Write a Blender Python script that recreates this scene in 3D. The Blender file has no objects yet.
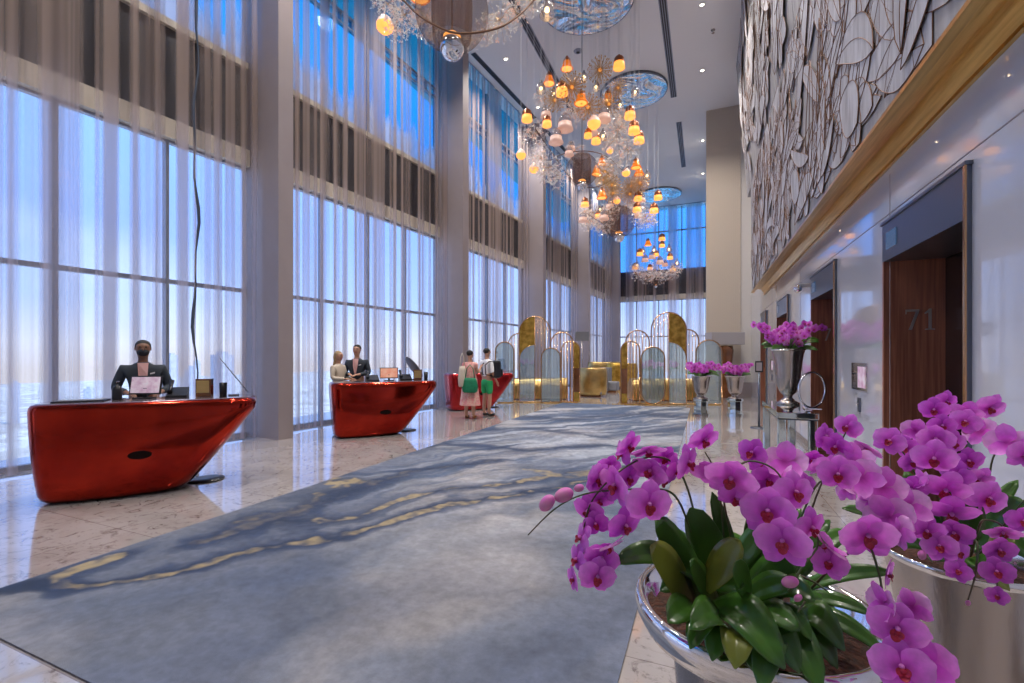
import bpy, bmesh, math, random
from mathutils import Vector, Matrix, noise
random.seed(7)
C = bpy.context.scene.collection
PI = math.pi
H = 1.55
TH = math.radians(22.83)
FX = 456.0
FW = Vector((-math.sin(TH), math.cos(TH), 0)); RT = Vector((math.cos(TH), math.sin(TH), 0))
def at(u, v, d):
    return Vector((0, 0, H)) + FW*d + RT*((u-512)/FX*d) + Vector((0, 0, (356-v)/FX*d))
def atz(u, v, z):
    return at(u, v, (H-z)*FX/(v-356))
def WL(y): return -8.65+0.1*y          # window wall line
WR = 1.65; HC = 11.15; YE = 31.0

# ------------------------------------------------------------------ materials
def new_mat(name):
    m = bpy.data.materials.new(name); m.use_nodes = True
    nt = m.node_tree; nt.nodes.clear()
    return m, nt, nt.nodes.new('ShaderNodeOutputMaterial')
def pbr(name, col, rough=.5, metal=0, noise_amt=0, nscale=8, col2=None, bump=0, bscale=None, coat=0, emit=None, estr=0, trans=0, alpha=1, stretch=None, spec=.5, sheen=0, rvar=0, ior=1.45):
    m, nt, out = new_mat(name); N = nt.nodes; L = nt.links
    b = N.new('ShaderNodeBsdfPrincipled'); L.new(b.outputs[0], out.inputs[0])
    b.inputs['Base Color'].default_value = (*col, 1); b.inputs['Roughness'].default_value = rough
    b.inputs['Metallic'].default_value = metal; b.inputs['Coat Weight'].default_value = coat
    b.inputs['Transmission Weight'].default_value = trans; b.inputs['Alpha'].default_value = alpha
    b.inputs['Specular IOR Level'].default_value = spec; b.inputs['Sheen Weight'].default_value = sheen
    b.inputs['IOR'].default_value = ior
    if emit: b.inputs['Emission Color'].default_value = (*emit, 1); b.inputs['Emission Strength'].default_value = estr
    if noise_amt or col2 or bump or rvar:
        tc = N.new('ShaderNodeTexCoord'); mp = N.new('ShaderNodeMapping'); L.new(tc.outputs['Object'], mp.inputs[0])
        if stretch: mp.inputs['Scale'].default_value = stretch
        nz = N.new('ShaderNodeTexNoise'); nz.inputs['Scale'].default_value = nscale; nz.inputs['Detail'].default_value = 5
        L.new(mp.outputs[0], nz.inputs['Vector'])
        if noise_amt or col2:
            mx = N.new('ShaderNodeMix'); mx.data_type = 'RGBA'
            c2 = col2 or tuple(c*(1-noise_amt) for c in col)
            mx.inputs[6].default_value = (*col, 1); mx.inputs[7].default_value = (*c2, 1)
            cr = N.new('ShaderNodeMapRange'); cr.inputs[1].default_value = .35; cr.inputs[2].default_value = .65
            L.new(nz.outputs[0], cr.inputs[0]); L.new(cr.outputs[0], mx.inputs[0]); L.new(mx.outputs[2], b.inputs['Base Color'])
        if bump:
            bp = N.new('ShaderNodeBump'); bp.inputs['Strength'].default_value = bump; bp.inputs['Distance'].default_value = .02
            if bscale:
                n2 = N.new('ShaderNodeTexNoise'); n2.inputs['Scale'].default_value = bscale; L.new(mp.outputs[0], n2.inputs['Vector'])
                L.new(n2.outputs[0], bp.inputs['Height'])
            else: L.new(nz.outputs[0], bp.inputs['Height'])
            L.new(bp.outputs[0], b.inputs['Normal'])
        if rvar:
            r = N.new('ShaderNodeMapRange'); r.inputs[3].default_value = max(.02, rough-rvar); r.inputs[4].default_value = rough+rvar
            L.new(nz.outputs[0], r.inputs[0]); L.new(r.outputs[0], b.inputs['Roughness'])
    return m

def glass_mat(name, tint, refl=.06):
    m, nt, out = new_mat(name); N = nt.nodes; L = nt.links
    t = N.new('ShaderNodeBsdfTransparent'); t.inputs[0].default_value = (*tint, 1)
    g = N.new('ShaderNodeBsdfGlossy'); g.inputs['Roughness'].default_value = .02; g.inputs[0].default_value = (.9, .95, 1, 1)
    mx = N.new('ShaderNodeMixShader'); fr = N.new('ShaderNodeLayerWeight'); pw_ = N.new('ShaderNodeMath'); pw_.operation = 'POWER'; pw_.inputs[1].default_value = 5; L.new(fr.outputs['Facing'], pw_.inputs[0])
    ad = N.new('ShaderNodeMath'); ad.operation = 'MULTIPLY_ADD'; ad.inputs[1].default_value = .7; ad.inputs[2].default_value = refl; L.new(pw_.outputs[0], ad.inputs[0])
    L.new(ad.outputs[0], mx.inputs[0]); L.new(t.outputs[0], mx.inputs[1]); L.new(g.outputs[0], mx.inputs[2])
    L.new(mx.outputs[0], out.inputs[0]); return m

def sheer_mat(name, col, lo, hi, sc, dirv=(0, 1, 0), tcol=None):
    """sheer cloth: open weave (transparent) mixed with threads that scatter and pass light"""
    m, nt, out = new_mat(name); N = nt.nodes; L = nt.links
    tc = N.new('ShaderNodeTexCoord'); mp = N.new('ShaderNodeMapping'); L.new(tc.outputs['Object'], mp.inputs[0])
    mp.inputs['Scale'].default_value = (dirv[0]*sc, dirv[1]*sc, .02)
    nz = N.new('ShaderNodeTexNoise'); nz.inputs['Scale'].default_value = 1; nz.inputs['Detail'].default_value = 2; nz.inputs['Roughness'].default_value = .5
    L.new(mp.outputs[0], nz.inputs['Vector'])
    mr = N.new('ShaderNodeMapRange'); mr.inputs[1].default_value = .41; mr.inputs[2].default_value = .59
    mr.inputs[3].default_value = lo; mr.inputs[4].default_value = hi; L.new(nz.outputs[0], mr.inputs[0])
    lw = N.new('ShaderNodeLayerWeight'); lw.inputs[0].default_value = .35
    ad = N.new('ShaderNodeMath'); ad.operation = 'MULTIPLY_ADD'; ad.inputs[1].default_value = .18; ad.use_clamp = True
    L.new(lw.outputs['Facing'], ad.inputs[0]); L.new(mr.outputs[0], ad.inputs[2])
    t = N.new('ShaderNodeBsdfTransparent')
    d = N.new('ShaderNodeBsdfDiffuse'); d.inputs[0].default_value = (*col, 1)
    tr = N.new('ShaderNodeBsdfTranslucent'); tr.inputs[0].default_value = (*(tcol or col), 1)
    m1 = N.new('ShaderNodeMixShader'); m1.inputs[0].default_value = .5; L.new(d.outputs[0], m1.inputs[1]); L.new(tr.outputs[0], m1.inputs[2])
    m2 = N.new('ShaderNodeMixShader'); L.new(ad.outputs[0], m2.inputs[0]); L.new(t.outputs[0], m2.inputs[1]); L.new(m1.outputs[0], m2.inputs[2])
    L.new(m2.outputs[0], out.inputs[0]); return m

def marble_mat():
    m, nt, out = new_mat('cream_marble'); N = nt.nodes; L = nt.links
    b = N.new('ShaderNodeBsdfPrincipled'); L.new(b.outputs[0], out.inputs[0])
    tc = N.new('ShaderNodeTexCoord')
    n1 = N.new('ShaderNodeTexNoise'); n1.inputs['Scale'].default_value = 1.3; n1.inputs['Detail'].default_value = 8; n1.inputs['Distortion'].default_value = .6
    n2 = N.new('ShaderNodeTexNoise'); n2.inputs['Scale'].default_value = 7; n2.inputs['Detail'].default_value = 8; n2.inputs['Roughness'].default_value = .72; n2.inputs['Distortion'].default_value = 1.5
    L.new(tc.outputs['Object'], n1.inputs['Vector']); L.new(tc.outputs['Object'], n2.inputs['Vector'])
    r1 = N.new('ShaderNodeValToRGB'); e = r1.color_ramp.elements
    e[0].position = .3; e[0].color = (.36, .315, .295, 1); e[1].position = .7; e[1].color = (.52, .48, .465, 1)
    L.new(n1.outputs[0], r1.inputs[0])
    r2 = N.new('ShaderNodeValToRGB'); e = r2.color_ramp.elements
    e[0].position = .34; e[0].color = (0.35, .30, .30, 1); e[1].position = .47; e[1].color = (1, 1, 1, 1)
    L.new(n2.outputs[0], r2.inputs[0])
    mx = N.new('ShaderNodeMix'); mx.data_type = 'RGBA'; mx.blend_type = 'MULTIPLY'; mx.inputs[0].default_value = .8
    L.new(r1.outputs[0], mx.inputs[6]); L.new(r2.outputs[0], mx.inputs[7])
    br = N.new('ShaderNodeTexBrick'); br.inputs['Scale'].default_value = 1; br.inputs['Brick Width'].default_value = 1.2; br.inputs['Row Height'].default_value = 1.2
    br.inputs['Mortar Size'].default_value = .003; br.offset = 0; br.inputs['Color1'].default_value = (1, 1, 1, 1); br.inputs['Color2'].default_value = (.93, .93, .94, 1); br.inputs['Mortar'].default_value = (.55, .5, .5, 1)
    L.new(tc.outputs['Object'], br.inputs['Vector'])
    m3 = N.new('ShaderNodeMix'); m3.data_type = 'RGBA'; m3.blend_type = 'MULTIPLY'; m3.inputs[0].default_value = 1
    L.new(mx.outputs[2], m3.inputs[6]); L.new(br.outputs['Color'], m3.inputs[7]); L.new(m3.outputs[2], b.inputs['Base Color'])
    b.inputs['Roughness'].default_value = .07; b.inputs['Specular IOR Level'].default_value = .9; b.inputs['Coat Weight'].default_value = .6; b.inputs['Coat Roughness'].default_value = .03
    return m

def rug_mat():
    m, nt, out = new_mat('marbled_wool'); N = nt.nodes; L = nt.links
    b = N.new('ShaderNodeBsdfPrincipled'); L.new(b.outputs[0], out.inputs[0]); b.inputs['Roughness'].default_value = .85
    b.inputs['Sheen Weight'].default_value = .15; b.inputs['Specular IOR Level'].default_value = .2
    at_ = N.new('ShaderNodeAttribute'); at_.attribute_name = 'Col'
    tc = N.new('ShaderNodeTexCoord')
    n = N.new('ShaderNodeTexNoise'); n.inputs['Scale'].default_value = 14; n.inputs['Detail'].default_value = 8; n.inputs['Roughness'].default_value = .7
    L.new(tc.outputs['Object'], n.inputs['Vector'])
    mr = N.new('ShaderNodeMapRange'); mr.inputs[1].default_value = .3; mr.inputs[2].default_value = .7; mr.inputs[3].default_value = .78; mr.inputs[4].default_value = 1.2
    L.new(n.outputs[0], mr.inputs[0])
    mx = N.new('ShaderNodeMix'); mx.data_type = 'RGBA'; mx.blend_type = 'MULTIPLY'; mx.inputs[0].default_value = 1
    L.new(at_.outputs['Color'], mx.inputs[6]); L.new(mr.outputs[0], mx.inputs[7]); L.new(mx.outputs[2], b.inputs['Base Color'])
    n2 = N.new('ShaderNodeTexNoise'); n2.inputs['Scale'].default_value = 260; L.new(tc.outputs['Object'], n2.inputs['Vector'])
    bp = N.new('ShaderNodeBump'); bp.inputs['Strength'].default_value = .35; bp.inputs['Distance'].default_value = .006
    L.new(n2.outputs[0], bp.inputs['Height']); L.new(bp.outputs[0], b.inputs['Normal'])
    return m

def petal_mat(name, c_mid, c_edge, c_core):
    m, nt, out = new_mat(name); N = nt.nodes; L = nt.links
    tc = N.new('ShaderNodeTexCoord'); ln = N.new('ShaderNodeVectorMath'); ln.operation = 'LENGTH'; L.new(tc.outputs['Object'], ln.inputs[0])
    r = N.new('ShaderNodeValToRGB'); e = r.color_ramp.elements
    e[0].position = .0; e[0].color = (*c_core, 1); e[1].position = .9; e[1].color = (*c_edge, 1)
    k = e.new(.35); k.color = (*c_mid, 1)
    mu = N.new('ShaderNodeMath'); mu.operation = 'MULTIPLY'; mu.inputs[1].default_value = 18; L.new(ln.outputs['Value'], mu.inputs[0]); L.new(mu.outputs[0], r.inputs[0])
    n = N.new('ShaderNodeTexNoise'); n.inputs['Scale'].default_value = 60; n.inputs['Detail'].default_value = 4; L.new(tc.outputs['Object'], n.inputs['Vector'])
    mr = N.new('ShaderNodeMapRange'); mr.inputs[3].default_value = .72; mr.inputs[4].default_value = 1.25; L.new(n.outputs[0], mr.inputs[0])
    mx = N.new('ShaderNodeMix'); mx.data_type = 'RGBA'; mx.blend_type = 'MULTIPLY'; mx.inputs[0].default_value = 1
    L.new(r.outputs[0], mx.inputs[6]); L.new(mr.outputs[0], mx.inputs[7])
    b = N.new('ShaderNodeBsdfPrincipled'); b.inputs['Roughness'].default_value = .45; b.inputs['Sheen Weight'].default_value = .2
    L.new(mx.outputs[2], b.inputs['Base Color'])
    t = N.new('ShaderNodeBsdfTranslucent'); L.new(mx.outputs[2], t.inputs[0])
    ms = N.new('ShaderNodeMixShader'); ms.inputs[0].default_value = .3; L.new(b.outputs[0], ms.inputs[1]); L.new(t.outputs[0], ms.inputs[2])
    L.new(ms.outputs[0], out.inputs[0]); return m

def city_mat():
    m, nt, out = new_mat('desert_city'); N = nt.nodes; L = nt.links
    b = N.new('ShaderNodeBsdfPrincipled'); L.new(b.outputs[0], out.inputs[0]); b.inputs['Roughness'].default_value = .9
    tc = N.new('ShaderNodeTexCoord'); v = N.new('ShaderNodeTexVoronoi'); v.inputs['Scale'].default_value = .02
    L.new(tc.outputs['Object'], v.inputs['Vector'])
    r = N.new('ShaderNodeValToRGB'); e = r.color_ramp.elements; e[0].color = (.50, .42, .35, 1); e[1].color = (.90, .82, .74, 1)  # distance haze put into these pale ground colours
    sp = N.new('ShaderNodeSeparateColor'); L.new(v.outputs['Color'], sp.inputs[0]); L.new(sp.outputs[0], r.inputs[0]); L.new(r.outputs[0], b.inputs['Base Color'])
    return m

def wave_mirror():
    m, nt, out = new_mat('rippled_mirror'); N = nt.nodes; L = nt.links
    b = N.new('ShaderNodeBsdfPrincipled'); L.new(b.outputs[0], out.inputs[0]); b.inputs['Metallic'].default_value = 1
    b.inputs['Base Color'].default_value = (.9, .9, .92, 1); b.inputs['Roughness'].default_value = .04
    tc = N.new('ShaderNodeTexCoord'); n = N.new('ShaderNodeTexNoise'); n.inputs['Scale'].default_value = .9; n.inputs['Distortion'].default_value = 2.5; n.inputs['Detail'].default_value = 1
    L.new(tc.outputs['Object'], n.inputs['Vector']); bp = N.new('ShaderNodeBump'); bp.inputs['Strength'].default_value = 1; bp.inputs['Distance'].default_value = .5
    L.new(n.outputs[0], bp.inputs['Height']); L.new(bp.outputs[0], b.inputs['Normal']); return m

M = {}
M['marble'] = marble_mat(); M['rug'] = rug_mat()
M['ceil'] = pbr('white_plaster', (.84, .82, .81), .8)
M['column'] = pbr('taupe_panel', (.35, .295, .30), .6, noise_amt=.06, nscale=2)
M['spandrel'] = pbr('dark_spandrel', (.035, .035, .045), .6)
M['cream'] = pbr('cream_beam', (.70, .62, .50), .6)
M['mullion'] = pbr('grey_aluminium', (.30, .32, .38), .4, .4)
M['glass'] = glass_mat('clear_glass', (.80, .86, .95))
M['glass_blue'] = glass_mat('blue_tinted_glass', (.09, .56, .80), .02)
M['glass_soft'] = glass_mat('soft_blue_glass', (.38, .70, .95), .02)
M['sheer'] = sheer_mat('sheer_taupe', (.60, .46, .39), .03, .80, 5.0, (0, 1, 0), (.42, .38, .42))
M['sheer_end'] = sheer_mat('sheer_taupe_end', (.66, .52, .45), .05, .80, 2.8, (1, 0, 0), (.52, .48, .52))
M['hem'] = pbr('dark_hem', (.06, .08, .12), .8)
M['whiteglass'] = pbr('white_back_painted_glass', (.66, .66, .71), .09, coat=.7, noise_amt=.03, nscale=.7, spec=.6)
M['gold'] = pbr('brushed_gold', (.80, .50, .16), .28, 1, bump=.15, nscale=30, stretch=(1, .05, 1), col2=(.6, .34, .09))
M['goldleaf'] = pbr('gold_leaf', (.85, .55, .12), .35, 1, col2=(.45, .24, .04), nscale=6, bump=.4)
M['goldfab'] = pbr('gold_metallic_panel', (.72, .50, .20), .3, 1, noise_amt=.35, nscale=3, bump=.2)
M['brass'] = pbr('rose_brass', (.62, .36, .18), .2, 1)
M['steel'] = pbr('brushed_steel', (.50, .44, .40), .24, 1, bump=.08, nscale=6, stretch=(6, 6, .5), rvar=.06)
M['silver'] = pbr('polished_silver', (.82, .79, .77), .08, 1, bump=.05, nscale=5)
M['chrome'] = pbr('mirror_chrome', (.9, .9, .92), .03, 1)
def frost_mat():
    m, nt, out = new_mat('pale_smoked_glass'); N = nt.nodes; L = nt.links
    t = N.new('ShaderNodeBsdfTransparent'); t.inputs[0].default_value = (.86, .92, .90, 1)
    d = N.new('ShaderNodeBsdfTranslucent'); d.inputs[0].default_value = (.75, .84, .84, 1)
    g = N.new('ShaderNodeBsdfGlossy'); g.inputs['Roughness'].default_value = .05; g.inputs[0].default_value = (.85, .92, .92, 1)
    a = N.new('ShaderNodeMixShader'); a.inputs[0].default_value = .3; L.new(t.outputs[0], a.inputs[1]); L.new(d.outputs[0], a.inputs[2])
    b = N.new('ShaderNodeMixShader'); b.inputs[0].default_value = .22; L.new(a.outputs[0], b.inputs[1]); L.new(g.outputs[0], b.inputs[2])
    L.new(b.outputs[0], out.inputs[0]); return m
M['mirror'] = frost_mat()
M['portal'] = pbr('blue_grey_steel', (.16, .18, .22), .3, .85)
M['brownmetal'] = pbr('dark_bronze_wood', (.46, .18, .11), .3, .15, col2=(.27, .10, .065), nscale=6, stretch=(8, 8, .25), coat=.2)
M['doormetal'] = pbr('dark_bronze_door', (.055, .035, .035), .25, .6)
M['number'] = pbr('etched_number', (.70, .64, .60), .35, .8)
M['black'] = pbr('black_plastic', (.015, .015, .018), .35)
M['screen'] = pbr('dark_display', (.02, .025, .04), .08, emit=(.15, .3, .6), estr=.25)
M['redgloss'] = pbr('red_lacquered_metal', (.44, .028, .012), .12, 1, coat=.12, bump=.14, nscale=1.6, col2=(.24, .010, .006))
M['redmat'] = pbr('red_lacquer', (.42, .018, .02), .2, .8, coat=.2, bump=.08, nscale=1.6)
M['desktop'] = pbr('dark_desktop', (.25, .20, .23), .12, .3, coat=.5)
M['muralbg'] = pbr('chalk_grey_relief', (.30, .28, .28), .6, col2=(.42, .40, .40), nscale=3, stretch=(1, 3, .6), bump=.3)
M['muralpl'] = pbr('pale_plaster_petals', (.54, .53, .56), .55, col2=(.36, .345, .36), nscale=4, stretch=(1, 3, .5), bump=.3)
M['bronze'] = pbr('bronze_inlay', (.20, .10, .055), .55, .4)
M['rib'] = pbr('ribbed_beige', (.66, .57, .47), .6)
M['offwhite'] = pbr('off_white_paint', (.72, .68, .64), .6)
M['plate'] = pbr('dark_oval_inlay', (.012, .006, .006), .6, spec=.05)
M['vent'] = pbr('dark_vent', (.04, .04, .045), .6)
M['lampdisc'] = pbr('lamp_lens', (1, .95, .85), .4, emit=(1, .88, .7), estr=12)
M['ripple'] = wave_mirror()
M['amber'] = pbr('amber_glass_lit', (.60, .17, .02), .15, coat=.6, emit=(1, .22, .01), estr=.55)
M['ambercap'] = pbr('copper_cap', (.38, .13, .06), .3, .7)
M['lit'] = pbr('glowing_glass', (.9, .5, .2), .3, emit=(1, .36, .05), estr=1.3)
M['frost'] = pbr('frosted_peach_glass', (.85, .68, .60), .4, emit=(1, .45, .28), estr=.3)
M['greyglass'] = pbr('smoke_glass', (.32, .30, .33), .12, .2, alpha=.55, coat=.6)
M['bulb'] = pbr('bulb_filament', (1, .8, .5), .3, emit=(1, .62, .25), estr=8)
M['cord'] = pbr('grey_cord', (.28, .28, .30), .5)
M['crystal'] = pbr('crystal_petal', (.95, .90, .86), .12, 0, coat=1, emit=(1, .8, .6), estr=.08)
M['goldwire'] = pbr('gold_wire', (.72, .45, .20), .3, .9)
M['meshbrown'] = sheer_mat('brown_wire_mesh', (.20, .13, .11), .22, .3, 1)
M['meshdrum'] = sheer_mat('brown_wire_drum', (.22, .13, .09), .3, .6, 14)
M['soil'] = pbr('bark_soil', (.035, .018, .012), .95, bump=1, nscale=60, col2=(.10, .035, .02))
M['leaf'] = pbr('orchid_leaf', (.060, .17, .020), .28, noise_amt=.5, nscale=7, coat=.3, bump=.1)
M['leafo'] = pbr('orchid_leaf_olive', (.22, .25, .03), .3, noise_amt=.3, nscale=8, coat=.3)
M['stem'] = pbr('orchid_stem', (.09, .055, .03), .5, col2=(.06, .12, .03), nscale=9)
M['petal_a'] = petal_mat('magenta_petal', (.84, .13, .78), (.94, .32, .90), (.55, .02, .38))
M['petal_b'] = petal_mat('violet_petal', (.74, .08, .72), (.88, .22, .86), (.46, .012, .34))
M['petal_c'] = petal_mat('pale_pink_petal', (.86, .28, .76), (.95, .50, .88), (.62, .09, .44))
M['petal_d'] = petal_mat('shaded_violet_sepal', (.60, .05, .62), (.74, .13, .74), (.36, .01, .28))  # darker copy of the violet, shade painted into the sepals
M['lip'] = pbr('crimson_lip', (.32, .004, .04), .4, col2=(.55, .03, .06), nscale=80)
M['bud'] = pbr('pink_bud', (.70, .12, .52), .45, col2=(.62, .24, .40), nscale=30)
M['skin'] = pbr('skin_tan', (.50, .27, .18), .5)
M['skin_d'] = pbr('skin_brown', (.22, .11, .07), .5)
M['suit'] = pbr('charcoal_wool', (.035, .045, .06), .8)
M['shirt'] = pbr('pink_shirt', (.70, .40, .38), .7)
M['white'] = pbr('white_cotton', (.85, .85, .86), .8)
M['beige'] = pbr('beige_knit', (.62, .53, .43), .85)
M['dress'] = pbr('pink_floral_dress', (.72, .22, .24), .8, col2=(.75, .50, .40), nscale=22)
M['green'] = pbr('green_cloth', (.02, .38, .12), .8)
M['greenbag'] = pbr('dark_green_bag', (.01, .22, .10), .7, noise_amt=.3, nscale=14)
M['hair_d'] = pbr('dark_hair', (.02, .016, .014), .7)
M['hair_b'] = pbr('blond_hair', (.38, .26, .14), .7)
M['mask'] = pbr('dark_face_mask', (.03, .035, .045), .8)
M['bluemask'] = pbr('pale_blue_mask', (.45, .60, .68), .8)
M['paper'] = pbr('white_paper', (.85, .84, .84), .6)
M['picture'] = pbr('orchid_picture', (.85, .74, .80), .3, col2=(.45, .12, .32), nscale=9, emit=(.8, .65, .75), estr=.25)
M['orangepic'] = pbr('warm_screen_picture', (.75, .28, .20), .3, col2=(.85, .60, .45), nscale=9, emit=(.8, .35, .2), estr=.25)
M['amberwood'] = pbr('amber_lacquer', (.28, .10, .03), .15, .5, coat=.8, noise_amt=.5, nscale=3)
M['shade'] = pbr('smoky_acrylic_shade', (.50, .46, .46), .25, alpha=.75)
M['sofagrey'] = pbr('grey_velvet', (.22, .22, .24), .7)
M['mirrorbox'] = pbr('bevelled_mirror_glass', (.70, .78, .78), .05, 1, noise_amt=.1, nscale=2)
def reflection_film_mat():
    m, nt, out = new_mat('painted_reflection_film'); N = nt.nodes; L = nt.links  # white reflections on the upper glass, painted as an added ragged-topped layer
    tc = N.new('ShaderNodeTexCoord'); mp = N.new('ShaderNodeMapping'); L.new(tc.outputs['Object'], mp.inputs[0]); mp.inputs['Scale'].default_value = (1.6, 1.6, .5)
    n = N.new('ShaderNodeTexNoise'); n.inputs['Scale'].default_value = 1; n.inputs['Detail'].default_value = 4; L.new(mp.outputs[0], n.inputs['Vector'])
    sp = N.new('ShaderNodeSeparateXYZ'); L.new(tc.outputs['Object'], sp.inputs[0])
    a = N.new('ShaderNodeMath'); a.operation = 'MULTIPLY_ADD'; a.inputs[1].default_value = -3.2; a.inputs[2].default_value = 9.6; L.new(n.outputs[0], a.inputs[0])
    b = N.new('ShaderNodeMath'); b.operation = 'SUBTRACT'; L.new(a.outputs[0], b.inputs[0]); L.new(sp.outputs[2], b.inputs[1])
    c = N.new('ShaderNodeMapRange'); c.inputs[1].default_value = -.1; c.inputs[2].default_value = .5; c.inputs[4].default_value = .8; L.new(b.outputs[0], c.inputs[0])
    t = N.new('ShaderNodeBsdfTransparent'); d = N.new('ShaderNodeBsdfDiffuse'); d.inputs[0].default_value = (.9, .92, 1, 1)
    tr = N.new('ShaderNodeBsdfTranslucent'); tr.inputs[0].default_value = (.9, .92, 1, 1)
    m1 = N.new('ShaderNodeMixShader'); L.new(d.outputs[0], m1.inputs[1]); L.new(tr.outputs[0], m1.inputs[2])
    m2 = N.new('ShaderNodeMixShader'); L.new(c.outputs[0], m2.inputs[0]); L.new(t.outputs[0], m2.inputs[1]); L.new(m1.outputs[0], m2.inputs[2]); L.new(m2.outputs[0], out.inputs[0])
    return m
M['refl_film'] = reflection_film_mat()
M['city'] = city_mat()
M['tower'] = pbr('hazy_tower', (.62, .64, .72), .6, noise_amt=.2, nscale=.1)  # pale base colour stands in for the haze in the air

# ------------------------------------------------------------------ geometry helpers
class MB:
    def __init__(s): s.b = bmesh.new(); s.mats = []; s.cur = 0; s.smooth = False
    def mat(s, m):
        if m not in s.mats: s.mats.append(m)
        s.cur = s.mats.index(m); return s
    def _face(s, vs, sm=False):
        try: f = s.b.faces.new(vs)
        except ValueError: return None
        f.material_index = s.cur; f.smooth = sm; return f
    def quadpts(s, pts, sm=False): return s._face([s.b.verts.new(p) for p in pts], sm)
    def box(s, lo, hi, mtx=None, bev=0):
        x0, y0, z0 = lo; x1, y1, z1 = hi
        P = [Vector(p) for p in ((x0,y0,z0),(x1,y0,z0),(x1,y1,z0),(x0,y1,z0),(x0,y0,z1),(x1,y0,z1),(x1,y1,z1),(x0,y1,z1))]
        if mtx: P = [mtx @ p for p in P]
        v = [s.b.verts.new(p) for p in P]; fs = []
        for q in ((0,3,2,1),(4,5,6,7),(0,1,5,4),(1,2,6,5),(2,3,7,6),(3,0,4,7)): fs.append(s._face([v[i] for i in q]))
        if bev:
            es = list({e for f in fs for e in f.edges})
            r = bmesh.ops.bevel(s.b, geom=es, offset=bev, segments=2, affect='EDGES', profile=.5)
            for f in r['faces']: f.material_index = s.cur
        return s
    def loops(s, rings, closed=True, cap=True, sm=True):
        """rings: list of lists of Vectors with equal length"""
        V = [[s.b.verts.new(p) for p in r] for r in rings]; n = len(V[0])
        for a, b in zip(V, V[1:]):
            for i in range(n if closed else n-1):
                j = (i+1) % n; s._face([a[i], a[j], b[j], b[i]], sm)
        if cap:
            s._face(list(reversed(V[0]))); s._face(V[-1])
        return s
    def lathe(s, prof, c=(0,0,0), n=32, cap=False, axis=None, sm=True, sx=1, sy=1):
        c = Vector(c); rings = []
        for r, z in prof:
            ring = []
            for i in range(n):
                a = 2*PI*i/n; p = Vector((r*math.cos(a)*sx, r*math.sin(a)*sy, z))
                if axis: p = axis @ p
                ring.append(c+p)
            rings.append(ring)
        return s.loops(rings, True, cap, sm)
    def tube(s, pts, r, n=8, cap=True, closed=False):
        pts = [Vector(p) for p in pts]; k = len(pts)
        if not hasattr(r, '__len__'): r = [r]*k
        rings = []; prev = None
        for i, p in enumerate(pts):
            if closed: t = pts[(i+1) % k]-pts[i-1]
            else: t = pts[min(i+1, k-1)]-pts[max(i-1, 0)]
            if t.length < 1e-9: t = Vector((0,0,1))
            t.normalize()
            if prev is None:
                a = Vector((0,0,1)) if abs(t.z) < .9 else Vector((1,0,0)); x = t.cross(a).normalized()
            else:
                x = prev-t*prev.dot(t)
                x = x.normalized() if x.length > 1e-6 else t.orthogonal().normalized()
            prev = x; y = t.cross(x)
            rings.append([p+(x*math.cos(2*PI*j/n)+y*math.sin(2*PI*j/n))*r[i] for j in range(n)])
        if closed: rings.append(rings[0]); return s.loops(rings, True, False)
        return s.loops(rings, True, cap)
    def sphere(s, c, r, n=16, m=10, sx=1, sy=1, sz=1, mtx=None):
        c = Vector(c); rings = []
        for i in range(m+1):
            a = PI*i/m; a = min(max(a, .02), PI-.02)
            ring = []
            for j in range(n):
                b = 2*PI*j/n; p = Vector((math.sin(a)*math.cos(b)*r*sx, math.sin(a)*math.sin(b)*r*sy, -math.cos(a)*r*sz))
                if mtx: p = mtx @ p
                ring.append(c+p)
            rings.append(ring)
        return s.loops(rings, True, True)
    def prism(s, poly, d, fn=None):
        """poly: 2D points; extruded by d; fn maps (a,b,h)->Vector"""
        fn = fn or (lambda a, b, h: Vector((a, h, b)))
        A = [s.b.verts.new(fn(a, b, 0)) for a, b in poly]; B = [s.b.verts.new(fn(a, b, d)) for a, b in poly]; n = len(poly)
        s._face(list(reversed(A))); s._face(B)
        for i in range(n): s._face([A[i], A[(i+1) % n], B[(i+1) % n], B[i]])
        return s
    def mesh(s, name):
        bmesh.ops.recalc_face_normals(s.b, faces=s.b.faces[:]) if getattr(s, 'recalc', True) else None
        me = bpy.data.meshes.new(name); s.b.to_mesh(me); s.b.free()
        for m in s.mats: me.materials.append(M[m])
        return me
    def build(s, name, parent=None, mat=None, world=False):
        if mat:
            s.mats = [mat]
        if world and parent is not None:
            inv = parent.matrix_basis.inverted(); p = parent.parent
            while p is not None: inv = inv @ p.matrix_basis.inverted(); p = p.parent
            for v in s.b.verts: v.co = inv @ v.co
        o = bpy.data.objects.new(name, s.mesh(name)); C.objects.link(o)
        if parent is not None: o.parent = parent
        return o
def inst(name, me, parent=None, loc=(0,0,0), rot=None, scale=None, mtx=None):
    o = bpy.data.objects.new(name, me); C.objects.link(o)
    if parent is not None: o.parent = parent
    if mtx is not None: o.matrix_basis = mtx
    else:
        o.location = loc
        if rot: o.rotation_euler = rot
        if scale: o.scale = scale if hasattr(scale, '__len__') else (scale,)*3
    return o
def tag(o, label=None, cat=None, group=None, kind=None):
    if label: o['label'] = label
    if cat: o['category'] = cat
    if group: o['group'] = group
    if kind: o['kind'] = kind
    return o
def thing(name, label, cat, loc=(0,0,0), rz=0, group=None):
    o = bpy.data.objects.new(name, None); C.objects.link(o); o.empty_display_size = .1
    loc = Vector(loc)
    o.matrix_basis = Matrix.Translation(loc) @ Matrix.Rotation(rz, 4, 'Z')
    return tag(o, label, cat, group)
def st(o): o['kind'] = 'structure'; return o
def sbox(name, lo, hi, mat): return st(MB().box(lo, hi).build(name, mat=mat))

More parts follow.
